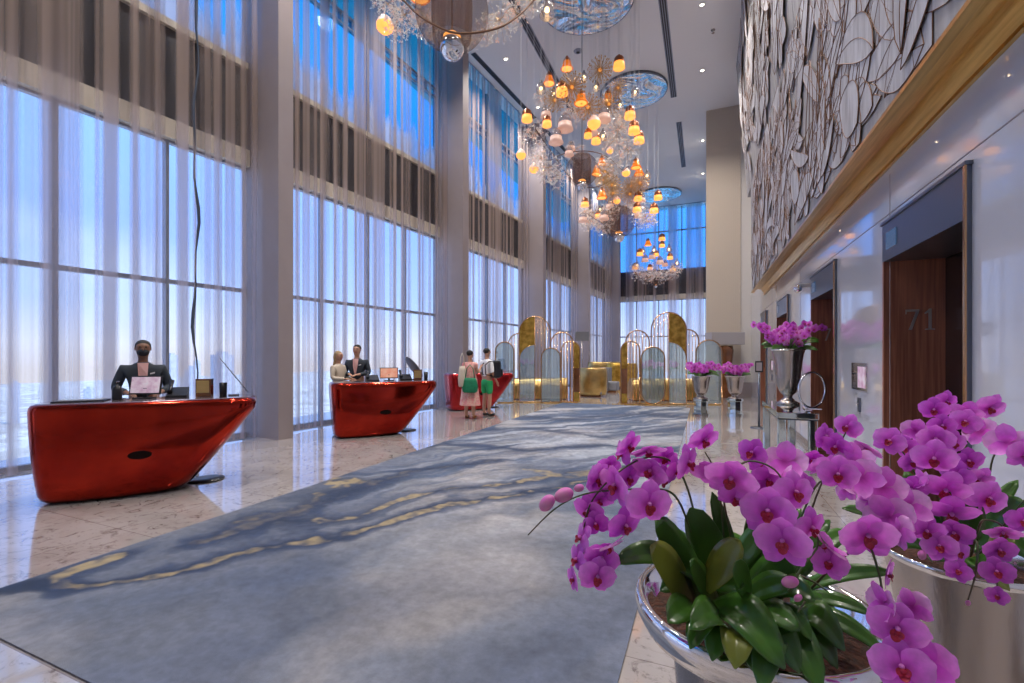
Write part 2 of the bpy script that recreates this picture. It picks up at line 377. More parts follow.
# ------------------------------------------------------------------ room shell
st(MB().box((-9.6, -5, -.2), (3.0, YE+.6, 0)).build('floor', mat='marble'))
st(MB().box((-9.6, -5, HC), (3.0, YE+.6, HC+.2)).build('ceiling', mat='ceil'))
sbox('wall_back', (-9.6, -5.2, 0), (3.0, -5, HC), 'offwhite')

ELEV = [(4.0, 5.56), (7.35, 8.85), (11.1, 12.66), (14.8, 16.1)]
EH = 2.83
w = MB()
ys = [-5.0]
for a, b in ELEV: ys += [a, b]
ys.append(19.5)
for i in range(0, len(ys), 2): w.box((WR, ys[i], 0), (WR+.18, ys[i+1], EH))
w.box((WR, -5, EH), (WR+.18, 19.5, HC))
st(w.build('wall_right', mat='whiteglass'))
j = MB()
for z in (EH+.0, ): j.box((WR-.004, -5, 2.92), (WR+.001, 15.4, 2.928))
for y in (1.2, 2.6, 6.45-1.0, 10.0-.1, 13.7): j.box((WR-.004, y, .1), (WR+.001, y+.006, 3.3))
st(j.build('trim_1', mat='column'))
st(MB().box((WR-.015, -5, 0), (WR+.001, 3.85, .1)).box((WR-.015, 5.7, 0), (WR+.001, 7.25, .1)).box((WR-.015, 9, 0), (WR+.001, 10.95, .1)).build('baseboard_right', mat='steel'))
# far pier with ribbed cladding
sbox('wall_pier', (.11, 19.5, 0), (WR+.18, YE, HC), 'offwhite')
r = MB()
r.box((.08, 19.44, 0), (1.30, 19.5, HC))
for i in range(16): r.box((.10+i*.075, 19.415, 0), (.10+i*.075+.05, 19.44, HC))
st(r.build('column_ribbed', mat='rib'))
sbox('baseboard_pier', (.05, 19.40, 0), (WR, 19.414, .55), 'column')

# window wall
def wl(s, off=0, z=0):  # point on the window wall line, s = world Y, off = towards the room
    d = Vector((.1, 1, 0)).normalized(); n = Vector((1, -.1, 0)).normalized()
    return Vector((WL(s), s, z))+n*off
def wbox(mb, y0, y1, o0, o1, z0, z1):
    a, b, c, d = wl(y0, o0), wl(y1, o0), wl(y1, o1), wl(y0, o1)
    R = [[Vector((p.x, p.y, z)) for p in (a, b, c, d)] for z in (z0, z1)]
    mb.loops(R, True, True, False); return mb
COLY = [-5, .35, 6.15, 12.05, 17.75, 23.4, 29.2]
BAYS = [(-5, .35), (.65, 6.2), (6.5, 12.05), (12.4, 17.7), (18.05, 23.4), (23.75, 29.2), (29.5, YE)]
for i, y in enumerate(COLY[1:]):
    o = MB(); wbox(o, y, y+.30, -.3, .82, 0, HC); st(o.build('column', mat='column'))
for i, (a, b) in enumerate(BAYS):
    n = str(i+1)
    o = MB(); wbox(o, a, b, -.32, -.18, 5.3, 7.15)
    sp = st(o.build('wall_window_side_'+n, mat='spandrel'))
    o = MB(); wbox(o, a, b, -.25, -.05, 5.2, 5.52); wbox(o, a, b, -.3, -.1, 7.1, 7.22)
    st(o.build('trim_'+str(i+2), mat='cream'))
    fr = MB(); cnt = max(1, round((b-a)/1.38))
    for k in range(cnt+1):
        y = a+(b-a)*k/cnt; wwd = .07 if k == cnt//2 else .05
        wbox(fr, y-wwd/2, y+wwd/2, -.28, -.16, 0, 5.25)
    for k in range(3):
        y = a+(b-a)*k/2; wbox(fr, y-.04, y+.04, -.28, -.16, 7.15, HC)
    for z in (.0, 2.78, 5.16): wbox(fr, a, b, -.27, -.17, z, z+.07)
    wbox(fr, a, b, -.28, -.16, 9.75, 9.81); wbox(fr, a, b, -.28, -.16, 9.5, 9.54)
    for k in range(int((b-a)/.35)):
        y = a+.17+k*.35; wbox(fr, y-.012, y+.012, -.28, -.16, 9.54, 9.75)
    f = st(fr.build('window_'+n, mat='mullion'))
    g = MB(); wbox(g, a, b, -.225, -.215, 0, 5.2); gl = g.build('pane', f, 'glass')
    g = MB(); wbox(g, a, b, -.225, -.215, 7.15, HC); gl = g.build('pane', f, 'glass_blue' if i < 6 else 'glass_soft')
    fm = MB(); wbox(fm, a, b, -.205, -.200, 7.2, 8.6); fm.build('reflection_film', f, 'refl_film')  # added layer carrying the painted white reflections
# end window wall
XL, XR = WL(YE), .11
sbox('wall_end', (XL, YE+.05, 5.3), (XR, YE+.2, 7.15), 'spandrel')
sbox('trim_20', (XL, YE-.05, 5.2), (XR, YE+.1, 5.52), 'cream')
fr = MB()
for k in range(5):
    x = XL+(XR-XL)*k/4; fr.box((x-.03, YE+.1, 0), (x+.03, YE+.2, HC))
for z in (0, 2.78, 5.15, 9.6): fr.box((XL, YE+.1, z), (XR, YE+.2, z+.08))
f = st(fr.build('window_end', mat='mullion'))
MB().box((XL, YE+.14, 0), (XR, YE+.15, 5.2)).build('pane', f, 'glass')
MB().box((XL, YE+.14, 7.15), (XR, YE+.15, HC)).build('pane', f, 'glass_soft')

# sheer curtains
def curtain(p0, p1, nrm, label, mat, seed, hem=False, pull=0, amp=.06):
    rnd = random.Random(seed); L = (p1-p0).length; d = (p1-p0).normalized()
    n = int(L/.028); zs = [.03, 1.5, 3.2, 5.2, 7.2, 9.2, HC-.03]
    ph = [rnd.uniform(0, 6.28) for _ in range(6)]; wls = [.31, .47, .72, 1.3]
    def off(s):
        a = 0
        for k, wv in enumerate(wls): a += math.sin(s/wv*2*PI/1.0+ph[k]+.6*math.sin(s*1.3+ph[4]))*(.7, .9, .7, .5)[k]
        return a*amp*.55
    V = MB(); rings = []
    for z in zs:
        rings.append([p0+d*(L*i/n)+nrm*(off(L*i/n)*(1-.04*z/3))+Vector((0, 0, z))+d*(.02*math.sin(z*.9+i*.07)) for i in range(n+1)])
    V.loops(rings, False, False, True); V.recalc = False
    c = thing('sheer_curtain', label, 'curtain', p0, group='sheer curtains along the windows')
    V.build('curtain_panel', c, mat, world=True)
    MB().tube([p0+Vector((0, 0, HC-.02)), p1+Vector((0, 0, HC-.02))], .018, 6).build('curtain_track', c, 'mullion', world=True)
    if hem:
        pts = [p1+nrm*.05+d*(.035*math.sin(z*2.1)+.02*math.sin(z*5+1))+Vector((0, 0, z)) for z in [i*.25+.03 for i in range(45)]]
        MB().tube(pts, [.02+.008*math.sin(i*.9) for i in range(45)], 6).build('hem', c, 'hem', world=True)
    return c
nrm = Vector((1, -.1, 0)).normalized()
names = ['sheer curtain left of the first desk, running out of frame with a twisted dark edge',
         'narrow sheer curtain between the dark hem and the nearest pillar',
         'sheer curtain behind the second red desk',
         'sheer curtain behind the third red desk where the tourists stand',
         'sheer curtain behind the left gold arch screen',
         'sheer curtain behind the gold lounge seats, fifth window along',
         'short sheer curtain in the far window corner']
segs = [(.75, 5.0, True), (5.06, 6.1, False), (6.6, 11.95, False), (12.5, 17.65, False), (18.15, 23.3, False), (23.85, 29.1, False), (29.6, YE-.1, False)]
for i, ((a, b, h), nm) in enumerate(zip(segs, names)):
    curtain(wl(a, .28), wl(b, .28), nrm, nm, 'sheer', 10+i, h)
curtain(Vector((XL+.55, YE-.3, 0)), Vector((XR-.03, YE-.3, 0)), Vector((0, -1, 0)), 'wide sheer curtain across the end window behind the right arch screen', 'sheer_end', 30)
# ceiling slots
def vent(name, x0, y0, x1, y1, w_, label):
    a = Vector((x0, y0, HC)); b = Vector((x1, y1, HC)); d = (b-a).normalized(); n = Vector((d.y, -d.x, 0))
    t = thing(name, label, 'air vent', a, group='linear ceiling vents')
    m = MB(); R = [[a-n*w_+Vector((0,0,z)), b-n*w_+Vector((0,0,z)), b+n*w_+Vector((0,0,z)), a+n*w_+Vector((0,0,z))] for z in (-.012, -.001)]
    m.loops(R, True, True, False); m.build('vent_frame', t, 'mullion', world=True)
    m = MB()
    for o_ in (-.55, 0, .55):
        R = [[a+n*(w_*o_-.02)+Vector((0,0,z)), b+n*(w_*o_-.02)+Vector((0,0,z)), b+n*(w_*o_+.02)+Vector((0,0,z)), a+n*(w_*o_+.02)+Vector((0,0,z))] for z in (-.02, -.0125)]
        m.loops(R, True, True, False)
    m.build('slot', t, 'vent', world=True)
vent('ceiling_vent', -4.76, 8.5, -4.76, 17.5, .12, 'long dark ceiling vent running left of the middle chandelier')
vent('ceiling_vent', -1.03, 10.5, -1.03, 17.9, .11, 'long dark ceiling vent right of the large rippled disc')
vent('ceiling_vent', -.95, 19.9, -.95, 24.7, .11, 'shorter dark ceiling vent beyond the large rippled disc')
for k, (a, b) in enumerate(((12.9, 17.4), (18.5, 22.5))):
    p, q = wl(a, .62), wl(b, .62)
    vent('ceiling_vent', p.x, p.y, q.x, q.y, .09, ['dark ceiling slot above the third window bay curtain', 'dark ceiling slot above the fourth window bay curtain'][k])

# ------------------------------------------------------------------ rug with marble pattern
def nvec(q):
    return Vector((noise.noise(q+Vector((9.3, 0, 1.7))), noise.noise(q+Vector((0, 5.1, 3.9))), 0))*1.3
def rug():
    x0, x1, y0, y1 = -4.30, -.375, 1.21, 14.5
    nx, ny = 170, 560
    veins = []
    def V(pts, w_, gold, dark): veins.append(([atz(u, v, 0) for u, v in pts], w_, gold, dark))
    V([(0, 590), (60, 583), (130, 577), (195, 571), (260, 551), (330, 537), (400, 520), (470, 506), (560, 491), (660, 470)], .05, .75, 1)
    V([(230, 530), (275, 520), (320, 498), (352, 488), (372, 484), (345, 482), (315, 481)], .12, 1, .7)
    V([(235, 527), (300, 523), (360, 515), (420, 498), (500, 486), (600, 472), (680, 463)], .06, .8, .8)
    V([(190, 545), (260, 525), (330, 500), (385, 480), (420, 468), (500, 462)], .05, .2, .9)
    V([(0, 590), (40, 583), (90, 566), (120, 552)], .07, .8, .9)
    V([(380, 455), (450, 445), (530, 452), (600, 445), (690, 455)], .09, 0, .8)
    V([(440, 435), (520, 428), (600, 437), (690, 428)], .1, 0, .7)
    V([(500, 415), (560, 420), (640, 414), (690, 418)], .12, .1, .7)
    V([(530, 470), (575, 480), (630, 470)], .09, .5, .3)
    V([(300, 560), (360, 600), (430, 580), (520, 600), (600, 575)], .1, 0, .28)
    V([(60, 615), (150, 620), (230, 600), (300, 625), (400, 610)], .12, 0, .22)
    def segd(p, A, B):
        ab = B-A; t = max(0, min(1, (p-A).dot(ab)/max(ab.length_squared, 1e-9))); return (p-(A+ab*t)).length
    boxes = []
    for P, w_, g, d in veins:
        boxes.append((min(p.x for p in P)-.8, max(p.x for p in P)+.8, min(p.y for p in P)-.8, max(p.y for p in P)+.8))
    verts = []; cols = []
    for i in range(ny+1):
        y = y0+(y1-y0)*(i/ny)**1.35
        for k in range(nx+1):
            x = x0+(x1-x0)*k/nx; verts.append((x, y, .012))
            q = Vector((x*.5, y*.5, 0)); wv = nvec(q*1.6)*.16+nvec(q*7)*.07+nvec(q*22)*.025
            p = Vector((x+wv.x, y+wv.y, 0))
            n1 = noise.fractal(Vector((p.x*.5-p.y*.2, p.y*.45+p.x*.2, 3)), 1.0, 2.1, 5)
            a_ = p.x*.6+p.y*.8; b_ = p.x*.8-p.y*.6+.55*n1
            n2 = noise.fractal(Vector((a_*.35, b_*1.5, 9)), .9, 2.2, 6)
            n3 = noise.fractal(Vector((p.x*2.5, p.y*2.5, 21)), .8, 2.2, 4)
            farw = max(0, min(1, (y-3.2)/4.5))
            c = Vector((.30, .315, .365)).lerp(Vector((.17, .21, .30)), max(0, min(1, .3+n2*(.7+.8*farw))))
            c = c.lerp(Vector((.50, .47, .47)), max(0, min(.8, n1*1.9+.08))); c = c.lerp(Vector((.13, .16, .25)), max(0, min(.6, -n1*1.6-.05)))
            st_ = noise.fractal(Vector((a_*.28, b_*3.2, 5)), .75, 2.1, 5)
            c = c.lerp(Vector((.07, .12, .22)), max(0, min(.8, (st_-.05)*3.0*farw))); c = c.lerp(Vector((.50, .54, .62)), max(0, min(.75, (-st_-.03)*2.2*farw)))
            for (P, w_, g, dk), bx in zip(veins, boxes):
                if not (bx[0] < x < bx[1] and bx[2] < y < bx[3]): continue
                dd = min(segd(p, P[m], P[m+1]) for m in range(len(P)-1))
                a = max(0, 1-dd/(w_*(4.0+3.5*n3+2*st_)))**.8*dk if 4.0+3.5*n3+2*st_ > .6 else 0
                c = c.lerp(Vector((.025, .05, .12)), min(1, a*1.25))
                gg = max(0, min(1, (.95+n3*1.6-dd/w_)*2.2))*g*max(0, min(1, .8+n3*2.6))
                n4 = noise.noise(Vector((x*11, y*11, 4))); c = c.lerp(Vector((.46, .36, .20)), max(0, min(.92, gg*(.95+1.3*n4))))
            c = c*(1+.28*n3)*.68
            cols += [max(.01, c.x), max(.01, c.y), max(.01, c.z), 1]
    faces = []
    for i in range(ny):
        for k in range(nx):
            a = i*(nx+1)+k; faces.append((a, a+1, a+nx+2, a+nx+1))
    # edge band down to floor
    ring = [i for i in range(nx+1)]+[i*(nx+1)+nx for i in range(1, ny+1)]+[ny*(nx+1)+k for k in range(nx-1, -1, -1)]+[i*(nx+1) for i in range(ny-1, 0, -1)]
    base = len(verts)
    for r_ in ring: verts.append((verts[r_][0], verts[r_][1], .0015)); cols += [.16, .12, .10, 1]
    n = len(ring)
    for i in range(n): faces.append((ring[i], base+i, base+(i+1) % n, ring[(i+1) % n]))
    me = bpy.data.meshes.new('rug'); me.from_pydata(verts, [], faces)
    ca = me.color_attributes.new('Col', 'FLOAT_COLOR', 'POINT'); ca.data.foreach_set('color', cols)
    me.materials.append(M['rug']); o = bpy.data.objects.new('rug', me); C.objects.link(o)
    tag(o, 'huge rug with blue grey marble pattern and gold veins on the polished floor', 'rug')
rug()

# ------------------------------------------------------------------ elevators
def digits(mb, x0, z0, h, y, dep=.006):
    """71 on the plane facing -Y"""
    F = lambda a, b, hh: Vector((x0+a*h, y-hh, z0+b*h))
    mb.prism([(0, .98), (.52, .98), (.52, .90), (.24, 0), (.12, 0), (.40, .88), (.05, .88), (.03, .76), (0, .76)], dep, F)
    mb.prism([(.72, .80), (.90, 1.0), (.98, 1.0), (.98, .06), (1.10, .04), (1.10, 0), (.74, 0), (.74, .04), (.87, .06), (.87, .82), (.74, .75)], dep, F)
elabels = ['nearest elevator entrance, widest brown doorway right behind the orchids',
           'second elevator entrance along the white wall, behind the console table',
           'third elevator entrance, narrow brown strip past the tall silver vase',
           'farthest elevator entrance at the end of the white wall']
for (a, b), lb in zip(ELEV, elabels):
    t = thing('elevator_entrance', lb, 'elevator', (WR, (a+b)/2, 0), group='elevator entrances in the white wall')
    D = WR+.46
    m = MB(); m.box((WR-.03, a-.0, EH-.36), (WR+.46, b, EH)); m.box((WR-.045, a-.02, EH), (WR+.02, b+.02, EH+.025))
    m.build('header', t, 'portal', world=True)
    m = MB(); m.box((WR-.03, a, 0), (D, a+.03, EH-.36)); m.build('jamb', t, 'portal', world=True)
    MB().box((WR-.042, a-.012, 0), (WR-.031, a+.015, EH)).build('edge_trim', t, 'brass', world=True)
    jb = MB().box((WR-.03, b-.035, 0), (D, b, EH-.36)).build('jamb_panel', t, 'brownmetal', world=True)
    n = MB(); digits(n, WR+.14, 1.80, .2, b-.036); n.build('floor_number', jb, 'number', world=True)
    mid = (a+b)/2
    for (p, q) in ((a+.035, mid-.004), (mid+.004, b-.035)):
        MB().box((D-.02, p, 0), (D+.03, q, EH-.36)).build('door_leaf', t, 'doormetal', world=True)
    ds = MB().box((WR-.038, b-.36, EH-.26), (WR-.03, b-.12, EH-.1)).build('floor_display', t, 'screen', world=True)
    MB().box((WR-.03, a+.035, -.001), (D, b-.035, .006)).build('threshold', t, 'steel', world=True)
def call_panel(y, lb):
    t = thing('call_panel', lb, 'elevator panel', (WR, y, 1.0), group='elevator call panels')
    MB().box((WR-.012, y-.28, 1.16), (WR, y+.28, 1.47)).build('mirror_plate', t, 'silver', world=True)
    MB().box((WR-.018, y-.23, 1.19), (WR-.012, y+.02, 1.43)).build('picture', t, 'picture', world=True)
    MB().box((WR-.02, y-.04, .91), (WR, y+.03, 1.07)).build('button_plate', t, 'portal', world=True)
    MB().lathe([(.001, .001), (.012, .001), (.012, .008), (.001, .008)], (WR-.02, y, 1.0), 12, axis=Matrix.Rotation(-PI/2, 4, 'Y')).build('button', t, 'silver', world=True)
call_panel(6.37, 'square reflective call panel between the two nearest elevators')
call_panel(9.95, 'call panel with pink orchid picture beside the tall silver vase')
call_panel(13.7, 'far call panel past the third elevator')
# ------------------------------------------------------------------ mural
YM0, YM1 = -2.1, 15.75
MZ0, MZ1 = 3.46, 6.75
MX0, MX1 = 1.32, .98
def mp(y, z, off=0):
    if z <= MZ1: return Vector((MX0-off, y, z))
    k = (z-MZ1)/(HC-MZ1); return Vector((MX0+(MX1-MX0)*k-off, y, z))
t = thing('relief_mural', 'huge faceted grey relief mural of leaves and blossoms above the elevators', 'mural', (WR, 7, MZ0))
pw = 1.05; k0 = 4.23
cols_y = []
y = YM0
while y < 16.5: cols_y.append(y); y += pw
panels = {}
for i, y in enumerate(cols_y):
    for row in (0, 1):
        y1 = y+pw-.016
        m = MB()
        if row == 0:
            e0 = min(y1, 15.3); e1 = min(y1, 17.2)
            if y > 15.3: continue
            pts = [(y, MZ0), (e0, MZ0), (min(y1, 15.3+(y1-15.3)) if y1 < 15.3 else e1, MZ1-.012), (y, MZ1-.012)]
        else: pts = [(y, MZ1+.004), (y1, MZ1+.004), (y1, HC-.005), (y, HC-.005)]
        A = [mp(a, b) for a, b in pts]
        Bk = [Vector((WR-.01 if row == 0 else p.x+.25, p.y, p.z)) if row else Vector((p.x+.06, p.y, p.z)) for p in A]
        m.loops([A, Bk], True, True, False)
        panels[(i, row)] = m.build('mural_panel', t, 'muralbg', world=True)
rnd = random.Random(3)
BO = [0.003]
plates = {k: MB() for k in panels}; inl = {k: MB() for k in panels}
def pkey(y, z):
    i = int((y-YM0)/pw); return (i, 0 if z < MZ1 else 1)
def blade(y, z, L, w_, ang, curve, plate=True, midrib=True):
    key = pkey(y, z)
    if key not in panels: return
    zl, zh = (MZ0+.03, MZ1-.03) if key[1] == 0 else (MZ1+.03, HC-.03)
    BO[0] += .00005; off_ = BO[0]
    n = 10; S = []; cy, cz, a = y, z, ang
    for i in range(n+1):
        tt = i/n; wd = w_*math.sin(PI*min(1, tt*1.0))**.7*(1-.3*tt)+.001
        S.append((cy, cz, a, wd)); cy += math.cos(a)*L/n; cz += math.sin(a)*L/n; a += curve/n
    lf = [(p[0]-math.sin(p[2])*p[3], p[1]+math.cos(p[2])*p[3]) for p in S]; rg = [(p[0]+math.sin(p[2])*p[3], p[1]-math.cos(p[2])*p[3]) for p in S]
    ol = lf+rg[-2:0:-1]
    cl = lambda q: (max(YM0, min(15.3 if q[1] < MZ1-1 else 16.6, q[0])), max(zl, min(zh, q[1])))
    ol = [cl(q) for q in ol]
    if plate:
        m = plates[key]
        va = [m.b.verts.new(mp(q[0], q[1], off_)) for q in [cl(x) for x in lf]]; vb = [m.b.verts.new(mp(q[0], q[1], off_)) for q in [cl(x) for x in rg]]
        for i in range(n): m._face([va[i], va[i+1], vb[i+1], vb[i]])
    inl[key].tube([mp(q[0], q[1], off_) for q in ol], .0045, 4, False, True)
    if midrib: inl[key].tube([mp(*cl((p[0], p[1])), off_) for p in S], .0042, 4)
# near large blades, then blossoms, then dense fine stems
for i in range(60): blade(rnd.uniform(0, 5.5), rnd.uniform(3.5, 5.6), rnd.uniform(1.0, 2.6), rnd.uniform(.14, .42), rnd.uniform(.5, 2.6), rnd.uniform(-1.0, 1.0))
def blossom(y, z, r):
    a0 = rnd.uniform(0, 6)
    for k in range(6): blade(y, z, r, r*.34, a0+k*PI/3, rnd.uniform(-.2, .2), True, k % 2 == 0)
for i in range(46): blade(rnd.uniform(.5, 6), rnd.uniform(5.0, 6.6), rnd.uniform(1.2, 2.6), rnd.uniform(.16, .40), rnd.uniform(-2.5, -.6), rnd.uniform(-.8, .8), True, i % 2 == 0)
for i in range(40): blade(rnd.uniform(.5, 14), rnd.uniform(3.55, 3.9), rnd.uniform(.8, 1.8), rnd.uniform(.14, .3), rnd.uniform(.1, .6), rnd.uniform(-.3, .8), True, i % 2 == 0)
for i in range(44): blossom(rnd.uniform(4.5, 15), rnd.uniform(3.9, 6.4), rnd.uniform(.35, .8))
for i in range(120): blade(rnd.uniform(4.0, 15.2), rnd.uniform(3.5, 6.0), rnd.uniform(.6, 1.9), rnd.uniform(.10, .32), rnd.uniform(.2, 2.9), rnd.uniform(-1.4, 1.4), rnd.random() < .75, rnd.random() < .5)
for i in range(40): blossom(rnd.uniform(2, 16), rnd.uniform(7.1, 10.8), rnd.uniform(.4, .9))
for i in range(170): blade(rnd.uniform(0, 16.3), rnd.uniform(6.9, 10.3), rnd.uniform(.8, 2.2), rnd.uniform(.10, .34), rnd.uniform(.2, 2.9), rnd.uniform(-1.2, 1.2), rnd.random() < .75, rnd.random() < .5)
for k, p in panels.items():
    if len(plates[k].b.verts): plates[k].build('petal_plate', p, 'muralpl', world=True)
    if len(inl[k].b.verts): inl[k].build('bronze_inlay', p, 'bronze', world=True)
s = MB(); s.box((MX0-.02, YM0, MZ0-.035), (MX0+.05, 15.3, MZ0)); s.build('gold_lip', t, 'gold', world=True)
s = MB(); s.loops([[Vector((x, YM0, z)), Vector((x, 15.3, z))] for x, z in ((MX0+.05, MZ0-.0), (MX0+.09, MZ0+.07), (WR-.10, MZ0+.06), (WR-.001, MZ0-.07))], False, False, False); s.build('gold_soffit', t, 'gold', world=True)
MB().box((WR-.03, YM0, MZ0-.10), (WR-.001, 15.4, MZ0-.07)).build('gold_lip', t, 'gold', world=True)
# dome camera on wall
t = thing('security_camera', 'small chrome dome camera high on the white wall', 'camera', at(799, 283, 7.6), group=None)
p = Vector((WR, at(799, 283, 7.6).y, 2.72))
t.matrix_basis = Matrix.Translation(p)
MB().box((-.20, -.035, -.03), (0, .035, .03), bev=.01).build('wall_arm', t, 'offwhite')
MB().sphere((-.2, 0, -.05), .07).build('dome', t, 'silver')

# ------------------------------------------------------------------ red desks
DA = math.radians(50)
def make_desk(loc, label, mat):
    t = thing('reception_desk', label, 'desk', loc, DA, group='red boat shaped reception desks')
    D = .72; TOP = 1.05
    def ring(z, ins):
        k = z/TOP; x0 = -.09*k**.6+ins; x1 = 1.24+.74*min(1, k/.88)**.92-ins; fy = .02-.05*math.sin(k*PI*.8)+ins; by = D-ins
        out = []; R1 = max(.03, .19-ins); R2 = max(.03, .26-ins*.5)
        def arc(cx, cy, r, a0, a1, n=7):
            for i in range(n): a = a0+(a1-a0)*i/(n-1); out.append(Vector((cx+r*math.cos(a), cy+r*math.sin(a), z)))
        arc(x0+R1, fy+R1, R1, PI, 1.5*PI)
        for q in (.25, .5, .75): out.append(Vector((x0+R1+(x1-R2-x0-R1)*q, fy-.035*math.sin(q*PI), z)))
        arc(x1-R2, fy+R2, R2, 1.5*PI, 2*PI); arc(x1-R2, by-R2, R2, 0, .5*PI); arc(x0+R1, by-R1, R1, .5*PI, PI)
        return out
    lv = [(0, .10), (.012, .05), (.04, .015), (.09, 0), (.2, 0), (.35, 0), (.5, 0), (.65, 0), (.8, 0), (.9, 0), (.97, .0), (1.01, .008), (1.035, .025), (1.045, .05)]
    m = MB(); m.loops([ring(z, i) for z, i in lv], True, True, True); m.build('desk_body', t, mat)
    tp = MB(); tp.loops([ring(1.045, .055), ring(1.051, .06)], True, True, False)
    tp.build('desktop', t, 'desktop')
    e = MB(); e.prism([(.88+.105*math.cos(i*PI/12), .47+.045*math.sin(i*PI/12)) for i in range(24)], .03, lambda a, b, h: Vector((a, -.036-h, b)))
    e.build('oval_plate', t, 'plate')
    b = MB(); b.lathe([(.001, 0), (.2, 0), (.2, .012), (.001, .014)], (1.42, .5, .001), 24); b.build('floor_plate', t, 'black')
    return t
DK = [(-6.28, 2.37), (-6.25, 6.50), (-6.45, 11.1)]
make_desk((DK[0][0], DK[0][1], 0), 'nearest and largest red boat shaped desk, man in dark suit behind it', 'redgloss')
make_desk((DK[1][0], DK[1][1], 0), 'middle red boat shaped desk with a blond woman and suited man behind', 'redgloss')
make_desk((DK[2][0], DK[2][1], 0), 'farthest red desk with two tourists standing in front', 'redmat')
def dpt(i, x, y, z=1.0515):
    c, s_ = math.cos(DA), math.sin(DA)
    return Vector((DK[i][0]+x*c-y*s_, DK[i][1]+x*s_+y*c, z))
def monitor(i, x, y, lb, face, w_=.34, rz=0):
    t = thing('desk_screen', lb, 'screen', dpt(i, x, y), DA+rz)
    MB().box((-.10, -.05, 0), (.10, .07, .012), bev=.004).build('foot', t, 'black')
    MB().box((-.02, .02, .01), (.02, .04, .12)).build('stand', t, 'black')
    tl = Matrix.Rotation(-.2, 4, 'X')
    MB().box((-w_/2, 0, .05), (w_/2, .02, .27), tl, bev=.004).build('casing', t, 'black')
    MB().box((-w_/2+.015, -.003, .065), (w_/2-.015, 0, .255), tl).build('picture_panel', t, face)
monitor(0, .82, .40, 'small screen showing white and purple orchids on the nearest red desk', 'picture', .34, -.35)
monitor(1, 1.03, .35, 'small screen with warm orange picture on the middle red desk', 'orangepic', .36, -.2)
def phone(i, x, y, lb, w_=.16, h_=.2):
    t = thing('desk_phone', lb, 'phone', dpt(i, x, y), DA)
    m = MB(); m.prism([(-.09, 0), (.09, 0), (.09, .12), (-.09, .03)], w_, lambda a, b, h: Vector((h-w_/2, a, b))); m.build('base', t, 'black')
    MB().tube([(-w_/2+.03, -.06, .07), (-w_/2+.03, 0, .11), (-w_/2+.03, .07, h_)], [.028, .018, .028], 8).build('handset', t, 'black')
phone(0, 1.15, .38, 'black telephone right of the small orchid screen', .2, .2)
phone(1, .70, .33, 'black telephone left of the warm orange screen', .24, .2)
phone(1, 1.37, .40, 'black telephone right of the warm orange screen', .24, .2)
t = thing('sanitizer_bottle', 'dark pump bottle in front of the suited man', 'bottle', dpt(0, .60, .30))
MB().lathe([(.001, 0), (.045, 0), (.047, .02), (.047, .12), (.03, .155), (.014, .165), (.014, .18), (.001, .18)], n=20).build('bottle_body', t, 'black')
MB().tube([(0, 0, .175), (0, 0, .21), (.04, 0, .212)], .007, 6).build('pump', t, 'steel')
t = thing('document_folder', 'flat black folder lying near the left end of the nearest desk', 'folder', dpt(0, .30, .30), DA)
MB().box((-.22, -.12, 0), (.22, .12, .012), bev=.003).build('cover', t, 'black'); MB().box((-.2, -.1, .012), (.19, .09, .018)).build('pages', t, 'sofagrey')
def cardbox(i, x, y, lb):
    t = thing('brochure_holder', lb, 'holder', dpt(i, x, y), DA-.3)
    MB().box((-.085, -.04, 0), (.085, .04, .22), bev=.004).build('box', t, 'amberwood')
    MB().box((-.07, -.043, .05), (.07, -.04, .2)).build('printed_panel', t, 'goldfab')
cardbox(0, 1.42, .36, 'brown and gold brochure holder near the right end of the nearest desk')
cardbox(1, 1.60, .28, 'brown and gold brochure holder near the right end of the middle desk')
def cup(i, x, y, lb, h_=.17):
    t = tag(MB().lathe([(.001, 0), (.038, 0), (.042, h_), (.038, h_), (.034, .01), (.001, .01)], n=20).build('pen_cup', mat='black'), lb, 'cup'); t.location = dpt(i, x, y)
cup(0, 1.62, .30, 'black round pen cup at the right tip of the nearest desk')
cup(1, 1.76, .24, 'black round pen cup at the right tip of the middle desk')
def disc_mirror(i, x, y, lb, yaw):
    t = thing('round_panel', lb, 'panel', dpt(i, x, y), DA+yaw)
    tl = Matrix.Translation((0, .0, .0)) @ Matrix.Rotation(math.radians(-35), 4, 'Y')
    MB().lathe([(.001, -.006), (.27, -.006), (.275, 0), (.27, .006), (.001, .006)], Vector((0, 0, .26)), 40, axis=tl @ Matrix.Rotation(PI/2, 4, 'Y')).build('disc', t, 'sofagrey')
    MB().box((-.06, -.06, 0), (.06, .06, .015), bev=.004).build('foot', t, 'steel')
disc_mirror(0, 1.72, .45, 'thin tilted round panel at the right end of the nearest desk, seen edge on', .1)
disc_mirror(1, 1.60, .58, 'tilted round grey panel standing on the middle red desk', .1)

